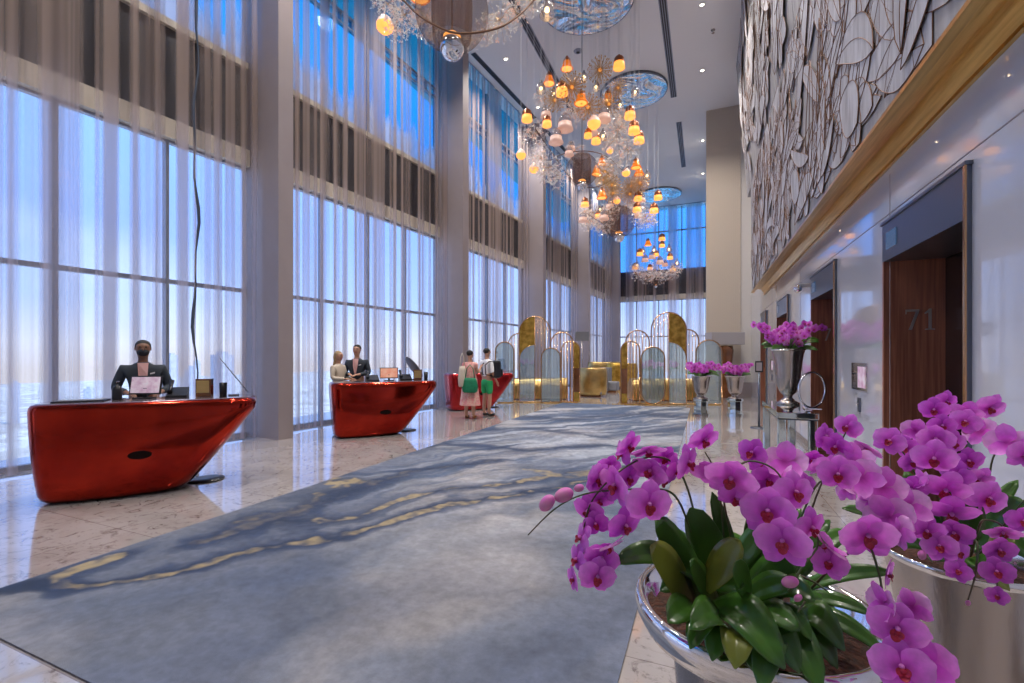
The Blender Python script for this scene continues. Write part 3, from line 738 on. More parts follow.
# ------------------------------------------------------------------ chandeliers
def bell_mesh(name, cap, low, r=.13, h=.27):
    m = MB(); m.mat(cap); m.lathe([(.012, h+.03), (.028, h+.025), (.03, h), (.075, h-.015), (.105, h-.05), (.115, h-.11), (.117, h-.15)], n=14)
    m.mat(low); m.lathe([(.117, h-.15), (.122, .06), (r, 0), (.001, .012)], n=14)
    return m.mesh(name)
def flare_mesh(name):
    m = MB(); m.mat('ambercap'); m.lathe([(.012, .30), (.026, .295), (.03, .265), (.055, .25), (.075, .22), (.085, .17)], n=14)
    m.mat('amber'); m.lathe([(.085, .17), (.10, .11), (.125, .05), (.15, 0), (.12, .004)], n=14); m.mat('bulb'); m.sphere((0, 0, .07), .03, 8, 6); m.mat('lit'); m.lathe([(.12, .004), (.001, .02)], n=14)
    return m.mesh(name)
def round_mesh(name, cap, low):
    m = MB(); m.mat(cap); m.lathe([(.02, .27), (.05, .25), (.10, .19), (.125, .13)], n=14)
    m.mat(low); m.lathe([(.125, .13), (.118, .07), (.07, .02), (.001, .0)], n=14); return m.mesh(name)
def clear_mesh(name):
    m = MB(); m.mat('cord'); m.lathe([(.01, .28), (.03, .26), (.035, .22)], n=12)
    m.mat('greyglass'); m.lathe([(.035, .22), (.08, .16), (.10, .08), (.105, 0)], n=14)
    m.mat('bulb'); m.sphere((0, 0, .09), .035, 8, 6); return m.mesh(name)
def dandelion_mesh(name, R=.26, n=110):
    m = MB(); g = (1+5**.5)/2; m.mat('goldwire')
    for i in range(n):
        z = 1-2*(i+.5)/n; a = 2*PI*i/g; rr = math.sqrt(1-z*z); d = Vector((rr*math.cos(a), rr*math.sin(a), z))
        m.tube([d*.03, d*R], .004, 3, False)
        m.sphere(d*R, .016, 4, 3)
    m.mat('lit'); m.sphere((0, 0, 0), .04, 8, 6); return m.mesh(name)
def spray_mesh(name, seed, n=150, R=.5):
    rr = random.Random(seed); m = MB()
    for i in range(n):
        d = Vector((rr.gauss(0, 1), rr.gauss(0, 1), rr.gauss(0, .75))).normalized()*R*rr.uniform(.15, 1)**.6
        if i % 4 == 0: m.mat('goldwire'); m.tube([Vector((0, 0, 0)), d*.6+Vector((0, 0, .03)), d], .003, 3, False)
        m.mat('crystal' if rr.random() < .85 else 'frost')
        q = Vector((rr.uniform(-1, 1), rr.uniform(-1, 1), rr.uniform(-1, 1))).normalized(); e1 = q.orthogonal().normalized(); e2 = q.cross(e1)
        s_ = rr.uniform(.018, .036)
        for k in range(3):
            a = k*2.09; v = e1*math.cos(a)+e2*math.sin(a); w2 = e1*math.cos(a+1.2)+e2*math.sin(a+1.2)
            m._face([m.b.verts.new(d), m.b.verts.new(d+v*s_*1.5+q*s_*.4), m.b.verts.new(d+(v+w2)*s_*1.3), m.b.verts.new(d+w2*s_*.9+q*s_*.2)])
    m.recalc = False; return m.mesh(name)
PM = {'A': flare_mesh('amber_bell'), 'C': bell_mesh('capped_bell', 'ambercap', 'lit'), 'W': bell_mesh('frosted_bell', 'greyglass', 'frost', .15),
      'G': clear_mesh('smoke_bell'), 'R': round_mesh('round_lamp', 'frost', 'lit')}
BALL = dandelion_mesh('dandelion'); SPR = [spray_mesh('spray', s_) for s_ in (1, 2, 3)]
CORD = MB().tube([(0, 0, 0), (0, 0, 1)], .0055, 4, False).mesh('cord')
kinds = {'A': 'pendant_lamp', 'C': 'pendant_lamp', 'W': 'pendant_lamp', 'G': 'pendant_lamp', 'R': 'pendant_lamp', 'B': 'wire_ball', 'S': 'crystal_spray'}
def chandelier(cx, cy, cz, items, label, discr=1.18, d0=12, seed=0, spread=1.1, sc=1, globe=None, branch=None):
    rr = random.Random(seed)
    t = thing('chandelier', label, 'chandelier', (cx, cy, HC), group='glass chandeliers hanging from rippled mirror discs')
    if discr:
        dm = MB(); dm.mat('ripple'); dm.lathe([(.001, 0), (discr-.03, 0)], n=56); dm.mat('portal'); dm.lathe([(discr-.03, 0), (discr, .0), (discr, cz if False else .09), (.001, .09)], n=56)
        inst('ceiling_disc', dm.mesh('ceiling_disc'), t, (0, 0, -.09))
    inv = t.matrix_basis.inverted()
    for k, u, v, *rest in items:
        s_ = (rest[0] if rest else 1)*sc; d = d0+rr.uniform(-spread, spread)
        if len(rest) > 1: d = rest[1]
        p = inv @ at(u, v, d)
        if k == 'B': o = inst('wire_ball', BALL, t, p, (rr.uniform(0, 3),)*3, s_); top = .0
        elif k == 'S': s_ *= .82; o = inst('crystal_spray', rr.choice(SPR), t, p, (0, 0, rr.uniform(0, 6)), (s_, s_, s_*rr.uniform(.7, 1))); top = 0
        else: p.z -= .14*s_; o = inst('pendant_lamp', PM[k], t, p, None, s_); top = .3
        L = (-.09-p.z)/o.scale[2]-top
        c = inst('cord', CORD, o, (0, 0, top), None, (1/s_ if False else 1, 1, L))
        if k == 'B': o.rotation_euler = (0, 0, rr.uniform(0, 3))
    if globe:
        for (u, v, d, R) in globe:
            p = inv @ at(u, v, d)
            g = MB(); g.sphere((0, 0, 0), R, 40, 24); go = g.build('globe_lantern', t, 'meshbrown'); go.location = p
            MB().lathe([(R*.52, -R*.75), (R*.56, -.2*R), (R*.56, R*.5), (R*.52, R*.9), (R*.52, R*.89)], n=32).build('inner_drum', go, 'meshdrum')
            MB().tube([(0, 0, -R*.8), (0, 0, -.09-p.z)], .012, 6).build('rod', go, 'cord')
            MB().sphere((0, 0, -R*.98), R*.33, 28, 16).build('mirror_ball', go, 'chrome')
            MB().lathe([(R*.22, -R*.74), (R*.24, -R*.68), (R*.18, -R*.62), (.001, -R*.6)], n=24).build('lit_collar', go, 'lit')
    if branch:
        for bpts in branch:
            P = [at(*q) for q in bpts]; Q = smooth(P, 6)
            MB().tube(Q, .011, 6).build('branch', t, 'bronze', world=True)
    return t
def smooth(P, k=6):
    out = []
    n = len(P)
    for i in range(n-1):
        a, b, c, d = P[max(i-1, 0)], P[i], P[i+1], P[min(i+2, n-1)]
        for j in range(k):
            s_ = j/k
            out.append(.5*((2*b)+(-a+c)*s_+(2*a-5*b+4*c-d)*s_*s_+(-a+3*b-3*c+d)*s_**3))
    out.append(P[-1]); return out
# near chandelier with the large brown globe
chandelier(-2.55, 4.9, 0, [('R', 385, 24, .85, 5.6), ('A', 420, -12, .8, 5.2), ('G', 547, 6, 1.0, 6.2), ('S', 405, 15, .5, 5.2), ('S', 425, 22, .55, 5.4), ('S', 396, 28, .4, 5.5), ('S', 388, 4, .5, 5.2), ('S', 432, 35, .35, 5.4),
    ('S', 500, 20, .55, 5.2), ('S', 487, 32, .45, 5.4), ('S', 515, 12, .5, 5.5), ('S', 470, 40, .35, 5.5), ('S', 532, 2, .45, 5.6), ('B', 545, -25, .6, 6)],
    'nearest chandelier cut by the top edge, with a large brown mesh globe and chrome ball', 1.18, 5.2, 1, .2,
    globe=[(452, 12, 5.0, .40)], branch=[[(380, -20, 5.0), (403, 0, 4.85), (424, 19, 4.7), (456, 33, 4.6), (495, 29, 4.7), (518, 16, 4.9), (532, 2, 5.1), (550, -20, 5.2)]])
# middle chandelier
c2 = [('A', 567, 63, 1.25), ('A', 549, 78, 1.2), ('C', 562, 88, 1.15), ('A', 581, 97, 1.15), ('A', 608, 96, 1.15), ('C', 619, 62, 1.25), ('C', 527, 115, 1.15), ('C', 547, 121, .95), ('C', 630, 112, 1.15), ('C', 596, 138, 1), ('C', 639, 137, 1.1), ('R', 594, 122, 1.3), ('C', 634, 127, 1.15),
    ('G', 541, 86, 1.2), ('G', 554, 92, 1.1), ('G', 596, 85, 1.1), ('G', 620, 103, 1.1), ('G', 603, 134, 1.1), ('G', 635, 90, 1), ('G', 584, 75, .9),
    ('W', 565, 122, 1.35), ('W', 556, 136, 1.2), ('W', 546, 112, 1), ('W', 604, 114, 1.2), ('W', 592, 128, 1.1), ('W', 571, 146, .9),
    ('B', 600, 70, 1.25), ('B', 572, 87, 1.25), ('B', 555, 100, 1.1), ('B', 588, 107, 1.15), ('B', 609, 104, 1.15), ('B', 618, 88, .9),
    ('S', 534, 134, 1.2), ('S', 545, 100, .9), ('S', 618, 130, 1.2), ('S', 612, 142, .9), ('S', 600, 122, .9), ('S', 575, 112, .9), ('S', 622, 118, .9), ('S', 548, 168, 1.1), ('S', 556, 178, .9), ('S', 541, 158, .8), ('S', 575, 150, .7), ('S', 612, 165, 1), ('S', 628, 150, .9),
    ('R', 521, 154, .95), ('R', 534, 168, 1), ('A', 602, 160, .9), ('C', 588, 133, .8), ('W', 569, 151, .8), ('R', 610, 150, .8), ('A', 596, 170, .8), ('B', 605, 172, .9), ('B', 612, 185, .85)]
chandelier(-2.9, 12.1, 0, c2, 'large middle chandelier of amber bells, gold wire balls and crystal sprays', 1.25, 12, 2, 1.2,
    globe=[(582, 170, 12, .42)], branch=[[(545, 165, 12), (560, 155, 11.6), (585, 151, 11.4), (606, 156, 11.6), (622, 170, 12)], [(535, 128, 12), (550, 150, 12.3), (575, 182, 12.4), (600, 186, 12.2), (630, 165, 12)]])
c3 = [('A', 636, 163, 1.3), ('A', 639, 170, 1.3), ('G', 647, 174, 1.3), ('C', 638, 196, 1.2), ('C', 658, 195, 1.2), ('C', 654, 208, 1.2), ('A', 602, 193, 1.3), ('C', 585, 202, 1.2), ('W', 583, 217, 1.2), ('W', 604, 215, 1.2), ('W', 610, 204, 1.2), ('C', 637, 207, 1.2), ('W', 638, 213, 1.2),
    ('G', 615, 184, 1.2), ('G', 626, 170, 1), ('R', 626, 172, 1.2), ('A', 598, 171, 1.2), ('W', 642, 198, 1), ('G', 600, 208, 1), ('C', 598, 214, 1), ('G', 641, 192, 1), ('R', 617, 200, 1),
    ('B', 609, 176, 1.3), ('B', 613, 193, 1.3), ('B', 630, 194, 1.35), ('B', 631, 186, 1.3), ('B', 640, 183, 1.3), ('B', 603, 180, 1.1),
    ('S', 593, 212, 1.4), ('S', 601, 222, 1.2), ('S', 610, 214, 1), ('S', 636, 208, 1.2), ('S', 645, 216, 1.2), ('S', 588, 222, 1), ('S', 626, 206, 1.1), ('S', 606, 228, 1), ('S', 648, 222, .9)]
chandelier(-2.35, 16.9, 0, c3, 'third chandelier hanging lower right of the amber cluster, below the large oval looking disc', 1.18, 16.9, 3, .8,
    globe=[(619, 222, 16.9, .58)], branch=[[(585, 212, 16.9), (600, 222, 16.4), (620, 232, 16.2), (642, 222, 16.5), (655, 208, 16.9)]])
c4 = [('C', 640, 252, 1.5), ('A', 648, 242, 1.5), ('C', 662, 237, 1.5), ('C', 662, 244, 1.3), ('G', 654, 249, 1.6), ('G', 669, 248, 1.7), ('C', 635, 266, 1.4), ('G', 637, 264, 1.5), ('C', 650, 267, 1.3), ('G', 677, 262, 1.6), ('C', 670, 256, 1.4), ('W', 645, 258, 1.5), ('W', 652, 255, 1.5), ('W', 660, 260, 1.6), ('C', 656, 253, 1.3), ('C', 673, 268, 1.3), ('W', 665, 263, 1.4), ('G', 643, 250, 1.4),
    ('S', 640, 274, 1.5), ('S', 650, 277, 1.5), ('S', 660, 277, 1.5), ('S', 671, 273, 1.5), ('S', 655, 270, 1.5), ('S', 636, 268, 1.1), ('S', 676, 268, 1.1)]
chandelier(-2.44, 28.3, 0, c4, 'small distant chandelier hanging in front of the end window', 1.25, 27.5, 4, .8,
    branch=[[(632, 266, 27.5), (640, 278, 26.8), (656, 283, 26.6), (672, 278, 26.8), (681, 266, 27.5)]], globe=[(656, 282, 27.5, .26)])

q = at(713, 30, 13.42); t = thing('ceiling_sprinkler', 'single small sprinkler head hanging from the ceiling near the ribbed pier', 'sprinkler', (q.x, q.y, HC))
MB().lathe([(.001, 0), (.06, 0), (.06, -.012), (.015, -.016), (.012, -.09), (.001, -.09)], n=14).build('sprinkler_body', t, 'steel'); MB().lathe([(.001, -.092), (.04, -.095), (.04, -.1), (.001, -.104)], n=12).build('deflector', t, 'steel')
q = at(578, 51, 14.35); t = thing('smoke_detector', 'round grey smoke detector on the ceiling above the middle chandelier', 'detector', (q.x, q.y, HC))
MB().lathe([(.001, -.05), (.08, -.05), (.13, -.02), (.14, 0)], n=20).build('detector_body', t, 'mullion'); MB().lathe([(.001, -.062), (.05, -.06), (.055, -.05)], n=16).build('sensor_cap', t, 'vent')
# ceiling lamps and their light
def downlight(x, y, lb, e):
    t = thing('downlight', lb, 'light', (x, y, HC), group='recessed ceiling downlights')
    MB().lathe([(.055, -.001), (.085, -.001), (.085, -.014), (.055, -.014), (.055, -.001)], n=20).build('ring', t, 'offwhite')
    MB().lathe([(.001, -.004), (.054, -.004), (.054, -.002), (.001, -.002)], n=16).build('lens', t, 'lampdisc')
    l = bpy.data.lights.new('downlight_lamp', 'SPOT'); l.energy = e; l.spot_size = math.radians(125); l.spot_blend = .9; l.shadow_soft_size = .25; l.color = (1, .93, .86)
    o = bpy.data.objects.new('lamp', l); C.objects.link(o); o.parent = t; o.location = (0, 0, -.05)
DLE = 1150
for i, y in enumerate((1.5, 5.5, 9.5, 13.5, 16.6, 22, 26)):
    for x, w_ in ((-.05, 'right of the vents'), (-5.9, 'near the windows')):
        downlight(x, y, 'tiny recessed ceiling spotlight in the row %s' % w_, DLE)
# added warm fill strip, unseen behind the lip, to brighten the gold soffit
l = bpy.data.lights.new('soffit_fill', 'AREA'); l.shape = 'RECTANGLE'; l.size = .05; l.size_y = 16; l.energy = 60; l.color = (1, .72, .42)
o = bpy.data.objects.new('soffit_fill_light', l); C.objects.link(o); o.location = (MX0+.058, 7, MZ0+.03); o.rotation_euler = (0, -PI/2, 0); tag(o, None, None, None, 'helper')

# ------------------------------------------------------------------ gold arch screens
def arch_pts(x, w_, zt, zb=0.03, oval=False, n=14):
    r = w_/2; P = []
    P.append((x, zb+(r if oval else 0)))
    for i in range(n+1): a = PI-PI*i/n; P.append((x+r+r*math.cos(a), zt-r+r*math.sin(a)))
    P.append((x+w_, zb+(r if oval else 0)))
    if oval:
        for i in range(1, n): a = -PI*i/n; P.append((x+r+r*math.cos(a), zb+r+r*math.sin(a)))
    return P
def screen(loc, panels_, label):
    t = thing('arch_screen', label, 'room divider', loc, TH, group='gold arched room dividers')
    for k, (x, w_, zt, typ, yo) in enumerate(panels_):
        P = arch_pts(x, w_, zt, .03, typ == 'oval')
        f = MB().tube([(a, yo, b) for a, b in P], .022, 6, closed=True).build('arch_frame', t, 'brass')
        r = w_/2
        def top(xx): q = abs(xx-x-r); return zt-r+math.sqrt(max(0, r*r-q*q))
        if typ in ('mirror', 'oval'):
            MB().prism([(a, b) for a, b in P], .012, lambda a, b, h: Vector((a, yo-.006+h, b))).build('mirror_panel', f, 'mirror')
        if typ in ('bars', 'tall', 'tallr', 'goldr', 'goldl'):
            m = MB(); nb = max(3, int(w_/.1))
            for i in range(1, nb):
                xx = x+w_*i/nb
                if typ == 'tall' and i <= nb/2 or typ == 'tallr' and i > nb/2: continue
                if typ == 'goldl' and i <= nb*.3 or typ == 'goldr' and i > nb*.7: continue
                m.tube([(xx, yo, .04), (xx, yo, top(xx))], .011, 5)
            if typ in ('tall', 'tallr'):
                for q in (.8, .6, .4):
                    rr_ = r*q; s_ = (0, PI/2) if typ == 'tall' else (PI/2, PI)
                    m.tube([(x+r+rr_*math.cos(s_[0]+(s_[1]-s_[0])*i/8), yo, zt-r+rr_*math.sin(s_[0]+(s_[1]-s_[0])*i/8)) for i in range(9)], .008, 5)
            m.build('bars', f, 'brass')
        if typ in ('tall', 'tallr'):   # half filled with gold leaf above a mirror arch
            s_ = 1 if typ == 'tallr' else -1; cx = x+r
            zc = zt-r-.95; cy = cx+s_*r
            arc = [(cx+s_*r*math.sin(a), zt-r+r*math.cos(a)) for a in [PI/2*i/10 for i in range(11)]]
            arc2 = [(cx+s_*r*math.sin(a), zc+r*math.cos(a)) for a in [PI/2*i/10 for i in range(10, -1, -1)]]
            gp = MB(); n_ = 10
            A = [gp.b.verts.new((p[0], yo-.004, p[1])) for p in arc]; B = [gp.b.verts.new((p[0], yo-.004, p[1])) for p in reversed(arc2)]
            A2 = [gp.b.verts.new((p[0], yo+.008, p[1])) for p in arc]; B2 = [gp.b.verts.new((p[0], yo+.008, p[1])) for p in reversed(arc2)]
            for i in range(n_): gp._face([A[i], A[i+1], B[i+1], B[i]]); gp._face([A2[i], B2[i], B2[i+1], A2[i+1]])
            gp.build('gold_panel', f, 'goldleaf')
            mpoly = [(p[0], p[1]) for p in reversed(arc2)]+[(cx+s_*r, .04), (cx, .04)]
            MB().prism(mpoly, .01, lambda a, b, h: Vector((a, yo-.005+h, b))).build('mirror_panel', f, 'mirror')
            MB().tube([(cx, yo, .04), (cx, yo, zt)], .016, 6).tube([(p[0], yo-.01, p[1]) for p in arc2], .012, 5).build('inner_frame', f, 'brass')
        if typ in ('goldr', 'goldl'):
            xs = (x, x+w_*.32) if typ == 'goldl' else (x+w_*.68, x+w_)
            def strip(za, zb_, nm, mt):
                q = [(xs[0]+(xs[1]-xs[0])*i/5) for i in range(6)]
                poly = [(xx, za) for xx in q]+[(xx, min(zb_, top(xx)) if zb_ > za+.5 or True else zb_) for xx in reversed(q)]
                MB().prism(poly, .012, lambda a, b, h: Vector((a, yo-.006+h, b))).build(nm, f, mt)
            strip(.35, 1.15, 'amber_strip', 'amberwood'); strip(1.15, zt, 'gold_strip', 'goldleaf'); strip(.04, .35, 'gold_strip', 'goldleaf')
        MB().box((x+w_*.12, yo-.09, 0), (x+w_*.88, yo+.09, .03), bev=.006).build('foot', f, 'gold')
K = .0329
def px(u0, u1, ytop, typ, yo, uc, zb=0): return ((u0-uc)*K, (u1-u0)*K, H+(356-ytop)*K, typ, yo)
sl = atz(540, 402.5, 0)
K = (H*FX/47)/FX
screen(sl, [px(495, 513.5, 342, 'mirror', -.12, 540), px(508, 530, 333, 'bars', .12, 540), px(519, 550.6, 316, 'tall', 0, 540), px(541, 560, 348, 'mirror', -.16, 540), px(551, 574, 332, 'bars', .08, 540), px(561.5, 580, 341, 'goldr', -.06, 540)],
       'left gold screen of overlapping arches beside the farthest red desk')
K = (H*FX/49)/FX
sr = atz(672, 404.5, 0)
screen(sr, [px(620, 639, 341, 'goldl', -.06, 672), px(626, 650, 330, 'bars', .1, 672), px(639.5, 663, 347, 'oval', -.16, 672), px(651, 686.5, 312, 'tallr', 0, 672), px(678, 700.5, 329, 'bars', .12, 672), px(695, 721, 340, 'mirror', -.1, 672)],
       'right gold screen of overlapping arches behind the small orchid vases')

# lounge furniture behind screens
t = thing('gold_counter', 'long rounded gold counter behind the right arch screen', 'counter', atz(688, 402, 0)+FW*.75, TH)
m = MB(); prof = [(-.38, .03)]+[(.38*-math.cos(a), .38+.38*math.sin(a)) for a in [PI*i/12 for i in range(13)]]+[(.38, .03)]
m.prism(prof, 2.9, lambda a, b, h: Vector((h-1.75, a, b))); m.build('shell', t, 'goldfab')
MB().box((-1.7, -.32, 0), (1.1, .32, .03)).build('plinth', t, 'amberwood')
t = thing('gold_counter', 'rounded gold counter behind the left arch screen', 'counter', atz(532, 401, 0)+FW*.95, TH)
m = MB(); m.prism(prof, 2.0, lambda a, b, h: Vector((h-.7, a, b))); m.build('shell', t, 'goldfab')
MB().box((-.65, -.32, 0), (1.25, .32, .03)).build('plinth', t, 'amberwood')
t = thing('table_lamp', 'huge lamp with amber barrel body and wide smoky shade past the right screen', 'lamp', atz(732, 399, 0)+FW*.55)
MB().lathe([(.001, 0), (.28, 0), (.30, .05), (.24, .3), (.22, .8), (.26, 1.3), (.31, 1.75), (.27, 1.93), (.001, 1.95)], n=28).build('lamp_body', t, 'amberwood')
MB().box((-.62, -.3, 1.97), (.60, .3, 2.42), Matrix.Rotation(TH, 4, 'Z'), bev=.01).build('lamp_shade', t, 'shade')
def armchair(u, v, w_, h_, lb, mat, rz=0):
    t = thing('lounge_seat', lb, 'armchair', atz(u, v, 0), TH+rz, group='gold lounge seats')
    m = MB(); R = []
    for z, k in ((.06, .92), (.2, 1), (h_*.75, 1.02), (h_*.97, .98), (h_, .93)):
        ring_o = [Vector((w_/2*k*math.cos(a), .45*k*math.sin(a), z)) for a in [PI*(.0)+PI*i/14 for i in range(15)]]
        ring_i = [Vector(((w_/2-.13)*math.cos(a), (.45-.13)*math.sin(a), z)) for a in [PI-PI*i/14 for i in range(15)]]
        R.append(ring_o+ring_i)
    m.loops(R, True, True, True); m.build('backrest', t, mat)
    MB().box((-w_/2+.12, -.35, .08), (w_/2-.12, .3, .45), bev=.05).build('seat_cushion', t, 'sofagrey')
    MB().box((-w_/2+.15, -.3, 0), (w_/2-.15, .3, .08)).build('plinth', t, 'amberwood')
armchair(592, 396, 1.2, 1.1, 'gold curved lounge seat next to the left arch screen', 'goldfab', PI-.5)
armchair(610, 392, 1.0, 1.05, 'grey lounge seat in the gap between the screens', 'sofagrey', 1.2)
armchair(622, 388, 1.5, 1.2, 'farther gold lounge seat left of the right arch screen', 'goldleaf', PI)
armchair(606, 386, 2.0, 1.25, 'wide gold lounge sofa far behind, below the window corner', 'goldfab', PI+.2)
t = thing('signage_board', 'small grey square sign on a stand behind the left screen', 'sign', atz(582, 392, 0))
MB().tube([(0, 0, .01), (0, 0, 2.3)], .03, 8).lathe([(.001, 0), (.2, 0), (.2, .02), (.001, .02)], n=20).build('pole', t, 'steel')
MB().box((-.3, -.03, 2.2), (.3, .03, 2.6), Matrix.Rotation(TH, 4, 'Z'), bev=.01).build('board', t, 'sofagrey')

# ------------------------------------------------------------------ orchids
def petal_patch(m, L, w_, ang, cup_, yo=0, round_=.75, nx=5, ny=6, wav=0):
    """petal growing from origin in local XZ plane (front = -Y)"""
    R = []; ny = 8
    for i in range(ny+1):
        tt = math.sin(PI/2*i/ny); q_ = abs(2*(.10+.90*tt)-1.08)/.92; hw = w_*max(.06, 1-q_**2.4)**.5
        if i == 0: hw = w_*.16
        row = []
        for j in range(nx+1):
            s_ = (j/nx-.5)*2; x = s_*hw; z = tt*L*(1-.06*s_*s_*tt); y = yo+cup_*(tt*tt)*L*.35+(.12*s_*s_*w_)*cup_+wav*math.sin(s_*5+tt*4)*L*.05
            ca, sa = math.cos(ang), math.sin(ang)
            row.append(Vector((x*ca+z*sa, y, -x*sa+z*ca)))
        R.append(row)
    m.loops(R, False, False, True)
def flower_mesh(name, mat, cup_, seed):
    rr = random.Random(seed); m = MB(); m.mat({'petal_a': 'petal_b', 'petal_b': 'petal_d', 'petal_c': 'petal_a'}[mat]); S = .052  # sepals take a darker tone: shade between petals put into the colour
    petal_patch(m, S*1.02, S*.42, 0+rr.uniform(-.08, .08), cup_, .003)                      # dorsal sepal
    petal_patch(m, S*.98, S*.38, 2.45, cup_, .003); petal_patch(m, S*.98, S*.38, -2.45, cup_, .003)
    m.mat(mat); petal_patch(m, S*1.02, S*.60, 1.30+rr.uniform(-.1, .1), cup_*.7, -.002, .6, wav=.6); petal_patch(m, S*1.02, S*.60, -1.30+rr.uniform(-.1, .1), cup_*.7, -.002, .6, wav=-.6)
    m.recalc = False; return m.mesh(name)
def lip_mesh():
    m = MB(); m.mat('lip')
    m.sphere((0, -.008, -.004), .0085, 10, 8, 1, 1.1, 1)
    petal_patch(m, .024, .011, PI, -1.2, -.010); petal_patch(m, .016, .009, 2.1, -1.3, -.012); petal_patch(m, .016, .009, -2.1, -1.3, -.012)
    m.mat('petal_c'); m.sphere((0, -.006, .006), .006, 8, 6, 1, 1.6, .8)
    m.recalc = False; return m.mesh('lip')
FL = {k: [flower_mesh('flower', 'petal_'+k, c, i) for i, c in enumerate(cs)] for k, cs in {'a': (-.45, .4, .8), 'b': (-.35, .6, .2), 'c': (-.5, .5, .9)}.items()}
LIP = lip_mesh()
bm_ = MB(); bm_.mat('bud'); bm_.sphere((0, 0, 0), .016, 12, 10, .8, .8, 1.15); BUD = bm_.mesh('bud')
def add_flower(parent, p, s_, kind, yaw=0, pitch=0, roll=0, rr=random):
    # face the viewer side first, then turn
    base = math.atan2(p.x, p.y)
    R = Matrix.Rotation(-base+yaw, 4, 'Z') @ Matrix.Rotation(pitch, 4, 'X') @ Matrix.Rotation(roll, 4, 'Y')
    inv = parent.matrix_basis.inverted()
    mtx = inv @ Matrix.Translation(p) @ R @ Matrix.Scale(s_, 4)
    if kind == 'u': return inst('bud', BUD, parent, mtx=mtx)
    o = inst('flower', rr.choice(FL[kind]), parent, mtx=mtx); inst('lip', LIP, o, scale=.78); return o
def leaf_obj(parent, p0, p1, w_, arch, mat='leaf', fold=.25):
    """broad strap leaf from p0 to p1"""
    n = 10; P = []; up = Vector((0, 0, 1)); d = p1-p0; vw = ((p0+p1)/2-Vector((0, 0, H))).normalized(); side = d.cross(up*.45-vw*.8)
    side = side.normalized() if side.length > 1e-4 else Vector((1, 0, 0))
    rows = []
    for i in range(n+1):
        t_ = i/n; c = p0+d*t_+up*(arch*math.sin(PI*t_)); hw = w_*(math.sin(PI*(.10+.87*t_)))**.65*(.75+.35*t_)
        if i == n: hw *= .25
        rows.append([c+side*(s_*hw)+up*(fold*abs(s_)*hw) for s_ in (-1, -.55, -.12, .0, .12, .55, 1)])
    m = MB(); lo = [[q+Vector((0, 0, -.0025)) for q in reversed(r)] for r in rows]
    m.loops([a+b for a, b in zip(rows, lo)], True, True, True)
    return m.build('leaf', parent, mat, world=True)
def stem_obj(parent, pts, r=.0035):
    Q = smooth(pts, 6); n = len(Q)
    return MB().tube(Q, [r*(1-.5*i/n) for i in range(n)], 6).build('flower_stem', parent, 'stem', world=True)

def vase(loc, R, top, foot_z, label, style, mat='silver'):
    t = thing('silver_vase', label, 'vase', loc, group='silver orchid vases')
    h_ = top-foot_z
    if style == 'lip':
        prof = [(.001, 0), (R*.60, 0), (R*.62, .03), (R*.45, .06), (R*.36, .12), (R*.42, .2), (R*.60, h_*.5), (R*.66, h_*.80), (R*.70, h_*.875)]
        lip = [(R*.70, h_*.875), (R*.80, h_*.875), (R*.93, h_*.90), (R*.99, h_*.945), (R, h_*.975), (R*.985, h_*.995), (R*.95, h_), (R*.90, h_*.985), (R*.86, h_*.95), (R*.82, h_*.93)]
        MB().lathe(prof, n=64).build('vase_body', t, 'steel'); MB().lathe(lip, n=72).build('rim', t, mat)
        inner = R*.84
    elif style == 'drum':
        prof = [(.001, 0), (R*.75, 0), (R*.77, .03), (R*.55, .07), (R*.62, .3), (R*.74, h_*.65), (R*.86, h_*.86), (R*.95, h_*.965)]
        lip = [(R*.95, h_*.965), (R*1.0, h_*.98), (R*1.01, h_*.992), (R, h_), (R*.95, h_), (R*.93, h_*.98), (R*.90, h_*.94)]
        MB().lathe(prof, n=64).build('vase_body', t, 'steel'); MB().lathe(lip, n=64).build('rim', t, mat)
        inner = R*.92
    else:
        prof = [(.001, 0), (R*.62, 0), (R*.64, h_*.03), (R*.40, h_*.07), (R*.24, h_*.12), (R*.26, h_*.16), (R*.46, h_*.22), (R*.60, h_*.32), (R*.68, h_*.5), (R*.76, h_*.75), (R*.84, h_*.9), (R*.90, h_*.96)]
        lip = [(R*.88, h_*.96), (R, h_*.99), (R, h_), (R*.9, h_*.99), (R*.82, h_*.95)]
        MB().lathe(prof, n=32).build('vase_body', t, 'steel'); MB().lathe(lip, n=32).build('rim', t, mat)
        inner = R*.85
    s_ = MB(); s_.lathe([(.001, h_*.955), (inner*.5, h_*.95), (inner, h_*.93)], n=32); s_.build('soil', t, 'soil')
    return t

